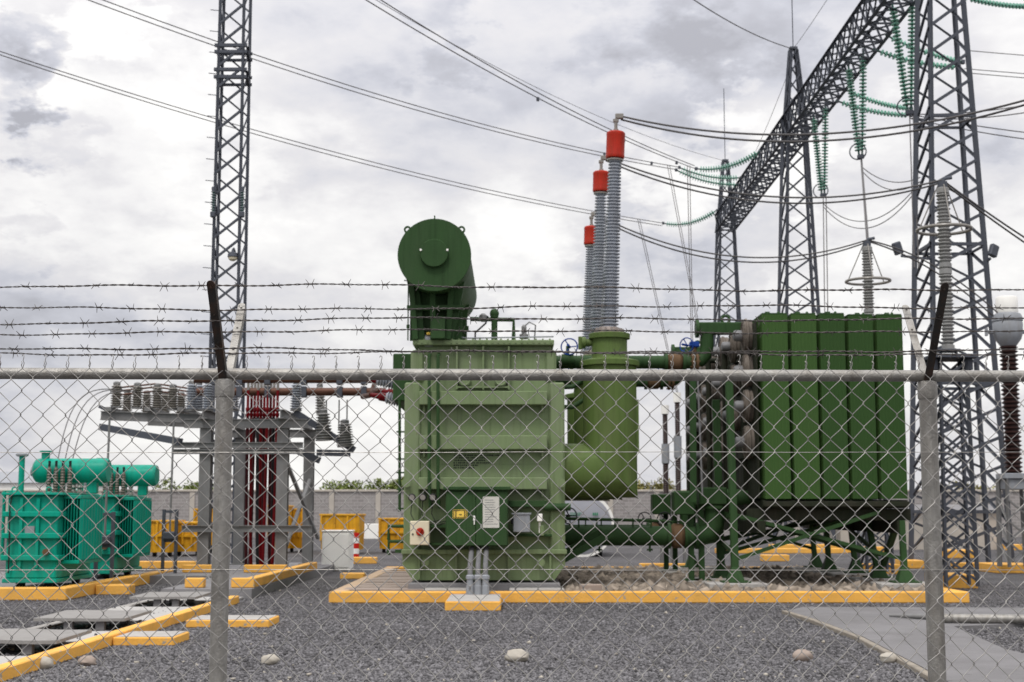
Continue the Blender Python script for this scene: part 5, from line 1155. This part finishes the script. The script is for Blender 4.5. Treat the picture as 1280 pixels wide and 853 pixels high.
# strain strings pulling away to the left
SE = []
for (p0, p1, Y, sag, lab) in (((955, 188), (869, 211), 69, .35, 'upper green glass strain string left of the gantry beam'), ((933, 222), (848, 209), 75, .25, 'upper string of the close pair of green glass strain strings'), ((930, 231), (844, 212), 75.8, .25, 'lower string of the close pair of green glass strain strings'), ((903, 262), (828, 279), 84, .4, 'lowest green glass strain string at the far tower')):
    a = at(*p0, Y); a.x = GX - BW; e_ = at(*p1, Y - .2); string(a, e_, 22, .165, 'insulator_string', lab, 'strain strings left of the beam', sag); SE.append(e_)
for (p0, p1, Y, sag, lab) in (((1045, 126), (1140, 144), 55.5, .15, 'green glass strain string right of the beam reaching the large tower, lower'), ((1056, 112), (1140, 136), 56, .15, 'green glass strain string right of the beam reaching the large tower, upper'), ((1092, 62), (1200, 84), 49.5, .15, 'green glass strain string crossing behind the large tower, lower'), ((1107, 44), (1205, 78), 50, .12, 'green glass strain string crossing behind the large tower, upper'), ((1206, -3), (1300, 8), 44, .1, 'green glass strain string at the top beyond the large tower')):
    a = at(*p0, Y); e_ = at(*p1, Y + 1.0); string(a, e_, 19, .115 if Y > 45 else .095, 'insulator_string', lab, 'strain strings right of the beam', sag)

# ---------------------------------------------------------------- conductors
TOP_END = at(1300, 8, 45)
def wire(label, p0, p1, sag, r=.016, n=28, group='overhead conductors', m=None, name='conductor'):
    p0, p1 = Vector(p0), Vector(p1); b = MB()
    b.tube([p0.lerp(p1, i / n) + Vector((0, 0, -sag * 4 * (i / n) * (1 - i / n))) for i in range(n + 1)], r, 6)
    return solo(name, label, 'cable', b, m or m_cond, group)
def spacer(p, lab):
    b = MB(); b.obox(p, (.12, .12, .16), None, .02); solo('spacer', 'dark spacer clamp joining two conductors, ' + lab, 'clamp', b, m_lat, 'spacer clamps')
far = [(at(370, -55, 44), SE[0], .55, 'upper line of the steep pair'), (at(385, -59, 44.3), SE[0] + Vector((0, .3, .22)), .55, 'lower line of the steep pair'), (at(40, -34, 50), SE[1], .8, 'upper line of the middle pair'),
       (at(42, -26, 50), SE[2], .8, 'lower line of the middle pair'), (at(-70, 41, 56), SE[3], .8, 'upper line of the lowest pair'), (at(-70, 45, 56), SE[3] + Vector((0, .2, -.12)), .85, 'lower line of the lowest pair')]
def on_wire(p0, p1, sag, f): return Vector(p0).lerp(Vector(p1), f) + Vector((0, 0, -sag * 4 * f * (1 - f)))
for a, e_, sg_, lab in far: wire('conductor from the sky top left to the gantry, ' + lab, a, e_, sg_, .021, group='conductors crossing from the top left')
wire('thin earth wire crossing the sky down to the far tower peak', at(420, -30, 50), (GX, GY[2], 22.45), .8, .012, group=None, name='earth_wire')
wire('thin earth wire from the top edge down to the middle tower peak', at(850, -12, 50), (GX, GY[1], 22.45), .25, .022, group=None, name='earth_wire')
wire('thin earth wire rising from the middle peak past the beam', (GX, GY[1], 22.45), at(1040, -10, 50), .05, .011, group=None, name='earth_wire')
wire('thin guy wire slanting down from the middle peak to the far tower', (GX, GY[1], 22.0), (GX - .2, GY[2], 19.4), .6, .011, group=None, name='earth_wire')
# droppers beneath the strain strings
for (k, f, e_, lab) in ((2, .975, at(876, 430, 70), 'ending behind the radiator header'), (0, .97, at(864, 430, 66), 'between two others'), (4, .95, at(846, 492, 80), 'reaching the slim cable terminations'), (0, .745, at(738, 420, 50), 'hidden beside the red capped bushings'), (4, .885, at(741, 420, 72), 'below the lowest line by the smallest bushing')):
    a = on_wire(*far[k][:3], f)
    for d in (0, .12): wire('thin %s dropper hanging from the overhead lines, ' % ('second' if d else 'first') + lab, a + Vector((d, 0, 0)), e_ + Vector((d * .6, 0, 0)), 0, .018, 4, group='droppers left of the beam')
for k, f, lab in ((0, .93, 'right of the red caps on the steep pair'), (2, .94, 'by the close pair of glass strings'), (4, .91, 'by the lowest glass string'), (0, .72, 'left of the tallest red cap'), (2, .84, 'on the middle pair behind the red caps'), (0, .5, 'out in the sky on the steep pair')): spacer(on_wire(*far[k][:3], f) + Vector((0, 0, -.05)), lab)

for d in (0, .16): wire('conductor carrying on from the topmost glass string beyond the large tower, %s of two' % ('lower' if d else 'upper'), TOP_END - Vector((0, 0, d)), at(2000, 30, 46) - Vector((0, 0, d)), .3, .018, 12, group='conductors beyond the top string')
# surge arresters on lattice pedestals
def arrester(k, X, Y, ztop, H, label, lab2):
    zb_ = ztop - H; ped = thing('pedestal', lab2, 'pedestal', (X, Y, 0), 'arrester pedestals'); sg = ((-1, -1), (1, -1), (1, 1), (-1, 1)); hw = .34
    def c(i, z): h = hw - .05 * z / zb_; return Vector((X + sg[i][0] * h, Y + sg[i][1] * h, z))
    for i in range(4): bar(ped, c(i, .1), c(i, zb_ - .1), .09, m_lat, 'leg', roll=i * math.pi / 2)
    z = .2
    while z < zb_ - .5:
        for i in range(4):
            j = (i + 1) % 4; bar(ped, c(i, z), c(j, z + .5), .05, m_lat)
            if i % 2 == 0: bar(ped, c(j, z), c(i, z + .5), .05, m_lat)
        z += .5
    b = MB(); b.box(X - .46, X + .46, Y - .46, Y + .46, zb_ - .1, zb_ - .02, .01); part('table', b, m_lat, ped)
    for sx in (-.36, .36): b = MB(); b.box(X + sx - .05, X + sx + .05, Y - .3, Y + .3, zb_ - .34, zb_ - .102, .01); part('table_bracket', b, m_lat, ped)
    t = thing('surge_arrester', label, 'surge arrester', (X, Y, zb_), 'surge arresters'); n = 2 if H > 3 else 2
    h = (H - .15) / n
    for s in range(n):
        pr = [(.10, 0), (.13, .02), (.13, .10), (.10, .12)]; ns = 20; ph = (h - .26) / ns
        for j in range(ns): z = .13 + j * ph; r = .125 + (.022 if j % 2 else .008); pr += [(.10, z), (r, z + ph * .4), (r, z + ph * .55), (.10, z + ph * .9)]
        pr += [(.13, h - .12), (.13, h - .02), (.10, h)]
        b = MB(); b.lathe((X, Y, zb_ + .1 + s * h), (0, 0, 1), pr, 18); part('insulator', b, m_aporc, t, smooth=25)
    b = MB()
    for s in (-.2, .2): b.cyl((X + s, Y, zb_ - .02), (X + s * .5, Y, zb_ + .14), .03, n=8)
    b.box(X - .2, X + .2, Y - .2, Y + .2, zb_ + .06, zb_ + .11, .01); b.cyl((X, Y, ztop - .08), (X, Y, ztop + .08), .10, n=12); b.tube([(X, Y, ztop + .05), (X + .03, Y, ztop + .14), (X + .2, Y, ztop + .17)], .04, 6); part('end_fittings', b, m_lat, t)
    zr = ztop - .95; b = MB(); b.ring((X, Y, zr), (0, 0, 1), .55, .036, 40, 8)
    for q in range(3): a = 2 * math.pi * q / 3 + .5; b.tube([(X + .1 * math.cos(a), Y + .1 * math.sin(a), ztop), (X + .55 * math.cos(a), Y + .55 * math.sin(a), zr)], .014, 5)
    part('corona_ring', b, m_tporc, t); return Vector((X, Y, ztop + .12))
AX = at(1178, 230, 29.8).x; za_ = at(1178, 232, 29.8).z
A2 = arrester(0, AX, 29.8, za_, 3.6, 'tall ribbed surge arrester with a ring, in front of the large gantry tower', 'lattice pedestal under the arrester before the large gantry tower')
A1 = arrester(1, AX + .02, 36.4, at(1083, 306, 36.4).z, 3.6, 'ribbed surge arrester with a ring rising behind the radiator bank', 'lattice pedestal behind the radiator bank')
A0 = Vector((AX, 23.2, za_ + .1))
b = MB(); q = at(1279, 181, 23.4)
for (tp, ar, sg_, lab) in ((TOPS[0], A0, .55, 'near'), (TOPS[1], A2, .62, 'middle'), (TOPS[2], A1, .75, 'far')):
    for d in (0, .055): wire('heavy conductor sagging from the %s red capped bushing to the right, %s of its pair' % (lab, 'lower' if d else 'upper'), tp + Vector((0, d, -d * .9)), ar + Vector((0, d, -d * .9)), sg_ + d * 1.2, .019, group='conductors leaving the %s bushing' % lab)
CT = at(1258, 372, 37.4)
for a, e_, sg_, lab in ((A2, at(1520, 420, 33.0), .3, 'the arrester before the large tower'), (A1, CT + Vector((-.05, 0, -.6)), -.0, 'the arrester behind the radiators'), (A0, at(1900, 170, 27), .4, 'beyond the right edge')):
    for d in (0, .1): wire('conductor curving down to the right from %s, %s one' % (lab, 'lower' if d else 'upper'), a + Vector((0, d, 0)), e_ + Vector((0, d, -d * 1.6)), sg_ + d * .3 - .35 * (sg_ < .05), .02, group='conductors right of the arresters')
for a, e_, sg_, r, lab in ((BOT[1], A1, 0, .02, 'middle'), (BOT[0], at(1143, 335, 40.0), 0, .02, 'nearest'), (BOT[2], at(1031, 400, 55), 0, .02, 'farthest')):
    for d in (0, .12 if a is not BOT[1] else .04): wire('vertical dropper below the %s hanging glass strings, %s of two' % (lab, 'right' if d else 'left'), a + Vector((d, 0, -.05)), e_ + Vector((d, 0, 0)), sg_, r, 6, group='droppers under the hanging strings')
for a, e_, sg_, lab in ((BOT[1] + Vector((0, 0, -.3)), at(1150, 222, 45), .35, 'middle hanging strings to the large tower'), (BOT[2] + Vector((0, 0, -.3)), at(1140, 240, 50), .9, 'farthest hanging strings to the large tower'), (BOT[0], at(1700, -60, 44), 1.4, 'large tower up to the right edge'), (BOT[0], at(1800, 150, 50), .9, 'large tower level to the right edge')):
    for d in (0, .14): wire('slack jumper from the %s, %s of two' % (lab, 'lower' if d else 'upper'), a + Vector((0, 0, -d)), e_ + Vector((0, 0, -d)), sg_ + d, .018, group='jumpers right of the hanging strings')
for py0, py1, Y, lab in ((86, 90, 60, 'middle'), (91, 97, 60, 'lowest'), (63, 69, 62, 'uppermost')): wire('%s straight conductor running right beyond the large tower' % lab, at(1205, py0, Y), at(1900, py1 + 24, Y), .3, .018, 16, group='conductors beyond the large tower')

# instrument transformer on its pedestal at the right edge
t = thing('current_transformer', 'brown ribbed instrument transformer with a pale round head on a steel pedestal', 'transformer', (CT.x, 37.4, 0)); X, Y = CT.x, 37.4
z0, z1, z2, z3 = at(0, 592, Y).z, at(0, 432, Y).z, at(0, 398, Y).z, at(0, 371, Y).z
pr = [(.26, 0)]; ns = 30; ph = (z1 - z0) / ns
for j in range(ns): z = j * ph; pr += [(.17, z + .01), (.235, z + ph * .45), (.235, z + ph * .55), (.17, z + ph * .9)]
b = MB(); b.lathe((X, Y, z0), (0, 0, 1), pr, 24); part('insulator', b, m_bporc, t, smooth=25)
b = MB(); b.lathe((X, Y, z1), (0, 0, 1), [(.20, -.02), (.23, .02), (.33, .16), (.375, .32), (.385, .58), (.365, .62), (.39, .64), (.39, .70), (.34, .82), (.28, .85)], 28); part('head', b, m_grey, t, smooth=30)
b = MB(); b.lathe((X, Y, z1 + .852), (0, 0, 1), [(.27, 0), (.28, .03), (.28, z3 - z1 - .90), (.26, z3 - z1 - .86), (.1, z3 - z1 - .85)], 28); part('expansion_dome', b, m_white, t)
b = MB()
for s in (-1, 1): b.cyl((X + s * .36, Y, z1 + .35), (X + s * .58, Y, z1 + .35), .05, n=10); b.box(X + s * .56 - .02, X + s * .56 + .02, Y - .08, Y + .08, z1 + .25, z1 + .45)
part('terminal', b, m_grey, t)
b = MB(); b.box(X - .35, X + .35, Y - .35, Y + .35, z0 - .14, z0 - .002, .01); b.box(X - .28, X + .28, Y - .28, Y + .28, z0 - .42, z0 - .142, .02); part('base_tank', b, m_grey, t)
for sx in (-1, 1):
    for sy in (-1, 1): bar(t, (X + sx * .34, Y + sy * .34, .2), (X + sx * .30, Y + sy * .30, z0 - .14), .10, m_stand, 'leg')
z = .3
while z < z0 - .7:
    for sx in (-1, 1):
        bar(t, (X - .33 * sx, Y - .33, z), (X + .33 * sx, Y - .33, z + .55), .05, m_stand); bar(t, (X + .33 * sx, Y - .33, z), (X + .33 * sx, Y + .33, z + .55), .05, m_stand)
    z += .55
# slim brown cable terminations between tank and radiators
for k, (px, y0, y1, lab) in enumerate(((832.5, 507, 617, 'slim brown cable termination with white top, the shorter of two'), (848, 491, 615, 'slim brown cable termination with white top, the taller of two'))):
    Y = 44.0; a, b_ = at(px, y1, Y), at(px, y0, Y); X = a.x; t = thing('cable_termination', lab, 'cable termination', (X, Y, 0), 'slim brown cable terminations')
    h = b_.z - a.z; z = a.z
    def seg(z0, z1, r, m, nm, n=0):
        b = MB(); pr = [(r, 0)]
        for j in range(n): pr += [(r * .75, (z1 - z0) * (j + .1) / n), (r, (z1 - z0) * (j + .5) / n)]
        pr.append((r, z1 - z0)); b.lathe((X, Y, z0), (0, 0, 1), pr, 16); part(nm, b, m, t, smooth=25)
    seg(z, z + h * .34, .095, m_bporc, 'insulator', 16); seg(z + h * .341, z + h * .56, .12, m_grey, 'middle_fitting'); seg(z + h * .561, z + h * .9, .085, m_bporc, 'insulator', 16); seg(z + h * .901, z + h, .12, m_white, 'top_cap')
    b = MB()
    for sx in (-.16, .16):
        for sy in (-.16, .16): b.beam((X + sx, Y + sy, 0), (X + sx, Y + sy, z - .06), .06, .06)
    b.box(X - .25, X + .25, Y - .25, Y + .25, z - .06, z - .002); part('stand', b, m_stand, t)

# ---------------------------------------------------------------- things standing about the yard
def skip(label, px0, px1, pyt, Y, group, depth=2.0, lid=True):
    a, b = at(px0, pyt, Y), at(px1, pyt, Y); t = thing('yellow_skip', label, 'skip', ((a.x + b.x) / 2, Y, 0), group); h = a.z
    v = [(a.x + .03, Y + .04, .16), (b.x - .03, Y + .04, .16), (b.x - .03, Y + depth - .04, .16), (a.x + .03, Y + depth - .04, .16), (a.x, Y, h * .62), (b.x, Y, h * .62), (b.x, Y + depth, h * .62), (a.x, Y + depth, h * .62), (a.x, Y, h), (b.x, Y, h), (b.x, Y + depth, h), (a.x, Y + depth, h)]
    m = MB(); m.add(v, [(3, 2, 1, 0), (8, 9, 10, 11)] + [(j, (j + 1) % 4, 4 + (j + 1) % 4, 4 + j) for j in range(4)] + [(4 + j, 4 + (j + 1) % 4, 8 + (j + 1) % 4, 8 + j) for j in range(4)]); part('body', m, m_yel2, t, smooth=0)
    m = MB(); m.box(a.x - .05, b.x + .05, Y - .05, Y + depth + .05, h + .002, h + .07, .01); part('lid', m, m_yel2, t)
    for f in (.02, .36, .7, .98): x = a.x + (b.x - a.x) * f; m = MB(); m.box(x - .04, x + .04, Y - .07, Y + .03, h * .35, h - .01, .008); part('rib', m, m_yel2, t)
    m = MB(); m.box(a.x - .03, b.x + .03, Y - .06, Y + .02, h * .58, h * .66, .01); part('rim', m, m_yel2, t)
    for f in (.15, .85): x = a.x + (b.x - a.x) * f; m = MB(); m.cyl((x - .06, Y + .4, .1), (x + .06, Y + .4, .1), .1, n=12); part('wheel', m, m_black, t)
    return t
sgp = 'yellow skips along the wall'
skip('yellow skip behind the white box', 401, 449, 645, 55, sgp); skip('yellow skip half hidden by the sage transformer', 474, 508, 650, 57, sgp)
skip('yellow skip just beside the teal transformers', 187, 214, 653, 52, sgp); skip('yellow skip behind the drive frame by the stand', 217, 250, 655, 53, sgp)
skip('taller yellow skip behind the outer column of the stand', 243, 268, 638, 57, sgp); skip('yellow skip seen behind the red cables', 336, 356, 634, 56, sgp); skip('yellow skip seen between the columns of the stand', 361, 379, 638, 58, sgp)
a, b_ = at(402.5, 665, 39.5), at(438, 665, 39.5); m = MB(); m.box(a.x, b_.x, 39.5, 40.4, 0, a.z, .03); wb = thing('white_box', 'plain off-white cabinet standing on the gravel left of the transformer', 'cabinet', ((a.x + b_.x) / 2, 39.5, 0)); part('body', m, m_white, wb)
m = MB(); m.box(a.x - .02, b_.x + .02, 39.48, 40.42, a.z + .002, a.z + .04, .01); part('lid', m, m_white, wb); m = MB(); m.box(a.x + .04, b_.x - .04, 39.485, 39.498, .1, a.z - .06, .004); part('door', m, m_white, wb)
q = on_ground(443, 699); t = thing('striped_post', 'short red and white striped marker post behind the white box', 'marker post', q); h = at(443, 666, q.y).z; n = 5
for k in range(n):
    b = MB(); b.lathe((q.x, q.y, h * k / n + .001), (0, 0, 1), [(.155, 0), (.155, h / n - .002)], 20); part('band', b, m_stripe if k % 2 == 0 else m_white, t)
m = MB(); a, b_ = at(468, 676, 80), at(502, 676, 80); m.box(at(455, 660, 86).x, at(500, 660, 86).x, 86, 86.3, 0, at(0, 655, 86).z, .02); solo('low_wall', 'low whitewashed wall beside the yellow skips', 'wall', m, m_white)
# trailer tank behind the turret
t = thing('tank_trailer', 'round ended silver grey tank trailer parked behind the olive turret', 'trailer', (at(740, 660, 52).x, 52, 0)); Y = 52; c0 = at(728, 658, Y); rr = at(767, 658, Y).x - c0.x
b = MB(); b.lathe((c0.x, Y, c0.z + .05), (0, 1, 0), [(rr * .2, -.12), (rr * .6, -.08), (rr * .93, 0), (rr * .95, .05), (rr * .95, 5.5), (rr * .6, 5.7)], 44); part('tank', b, m_twall, t, smooth=40)
b = MB(); b.lathe((c0.x, Y + .02, c0.z + .05), (0, 1, 0), [(rr * .96, 0), (rr * 1.03, 0), (rr * 1.03, .4), (rr * .96, .4)], 44); part('rim_band', b, m_white, t)
b = MB(); bpx(b, 672, 667, 762, 680, Y + .2, Y + 5.5, .02); part('chassis', b, m_lat, t)
for px in (700, 748):
    q = at(px, 684, Y + .6); b = MB(); b.cyl((q.x - .12, q.y, .42), (q.x + .12, q.y, .42), .42, n=24); part('wheel', b, m_black, t)
b = MB(); rd = random.Random(2)
for r_, (p0, p1) in enumerate(((713, 727), (713, 725))):
    px = p0
    while px < p1: bpx(b, px, 641 + r_ * 2.3, px + 1.2, 642.4 + r_ * 2.3, Y - .145, Y - .135); px += 1.8
for px in (741, 743.4, 745.8): bpx(b, px, 641, px + 1.7, 644.5, Y - .14, Y - .13)
part('lettering', b, m_gink, t, smooth=0, kind='stuff')
# yellow foundation blocks further back
def blk(p0, p1, pt, pb, dy, lab, group='yellow foundation blocks behind the radiators'):
    a, b = on_ground(p0, pb), on_ground(p1, pb); m = MB(); m.box(a.x, b.x, a.y, a.y + dy, 0, max(.12, at(p0, pt, a.y).z), .015); solo('foundation_block', lab, 'foundation block', m, m_yel, group)
blk(1178, 1223, 719, 736, 1.3, 'yellow foundation block under the lattice pedestal right of the fence post')
blk(1074, 1126, 706, 718, 1.0, 'yellow foundation block behind the splayed outer legs of the radiators')
blk(1134, 1158, 701, 711, 1.3, 'yellow foundation block under the near leg of the large tower')
blk(1196, 1262, 704, 711, .6, 'long yellow kerb between the feet of the large tower')
blk(1247, 1300, 706, 717, 1.6, 'yellow foundation block under the brown instrument transformer')
blk(1184, 1219, 688, 698, 1.2, 'small yellow foundation block behind the large tower')
blk(954, 987, 694, 702, .6, 'small yellow block seen under the radiator bank')
blk(965, 1052, 681, 689, .8, 'long yellow kerb seen low through the radiator braces')
blk(896, 1060, 686, 692, .6, 'second long yellow kerb seen through the radiator braces')
blk(1052, 1110, 684, 691, .8, 'yellow kerb in front of the white hut')
blk(1255, 1300, 681, 688, .8, 'yellow kerb far behind the instrument transformer')
blk(428, 470, 697, 705, .5, 'short yellow block on the gravel behind the white box', None)
blk(425, 455, 717, 724, .5, 'low yellow block beside the dusty basin kerb', None)
blk(168, 258, 702, 711, .4, 'yellow kerb running behind the teal transformers', None)
blk(800, 880, 706, 710, .3, 'yellow kerb behind the pipe legs', None)

# concrete apron with its edging and the steel pipes lying on it
pts = [on_ground(*p) for p in ((985, 768), (1003, 763), (1330, 764), (1400, 776), (1330, 783), (1192, 788), (1258, 818), (1340, 838), (1420, 900), (1260, 905), (1152, 840), (1078, 801), (1020, 779))]
m = MB(); m.prism([(p.x, p.y) for p in pts], 0, .055); solo('concrete_apron', None, None, m, m_apron, kind='structure', smooth=0)
ed = [on_ground(*p) for p in ((985, 768), (1020, 779), (1078, 801), (1152, 840), (1260, 905))]; t = thing('apron_edging', 'pale raised concrete edging along the grey apron', 'kerb', ed[0])
for a, b in zip(ed, ed[1:]):
    m = MB(); m.beam(Vector((a.x - .06, a.y, .03)), Vector((b.x - .06, b.y, .03)), .08, .064, ch=.01); part('edging_strip', m, m_pil_d, t)
a, b = on_ground(1180, 784), on_ground(1330, 786); m = MB(); r = .062
m.tube([Vector((a.x, a.y, .06 + r)), Vector((b.x, b.y, .06 + r))], r, 20); t = thing('steel_pipe', 'galvanised pipe lying on the grey apron right of the fence post', 'pipe', (a.x, a.y, .06)); part('pipe', m, m_galv, t)
m = MB(); m.cyl((a.x - .004, a.y, .06 + r), (a.x - .001, a.y, .06 + r), r * .86, n=18); part('pipe_mouth', m, m_black, t)
for f in (.24, .6): m = MB(); x = a.x + (b.x - a.x) * f; m.lathe((x, a.y + (b.y - a.y) * f, .06 + r), (1, 0, 0), [(r + .004, -.025), (r + .004, .025)], 20); part('coupling', m, m_galv, t)
a, b = on_ground(1112, 777), on_ground(1166, 780); m = MB(); m.tube([Vector((a.x, a.y, .085)), Vector((b.x, b.y, .10))], [.018, .045], 14); solo('pipe_offcut', 'short dull pipe offcut lying left of the galvanised pipe', 'pipe', m, m_stand)
# stones on the gravel
for px, py, s, lab in ((338, 831, .085, 'pale rounded stone on the gravel right of the left fence post'), (646, 828, .11, 'pale stone lying alone on the gravel before the conduits'), (1003, 827, .10, 'brown rounded stone on the gravel below the radiators'), (1111, 829, .085, 'small pale stone beside the apron edging'), (52, 837, .10, 'pale stone against the trench kerb'), (109, 833, .085, 'brownish stone on the gravel beside the trench kerb')):
    q = on_ground(px, py); m = MB(); m.blob((q.x, q.y, s * .55), s * 1.15, s, s * .72, 12, 8, .14); solo('stone', lab, 'stone', m, m_stone if px not in (1003, 109) else m_wood, 'loose stones', smooth=60)
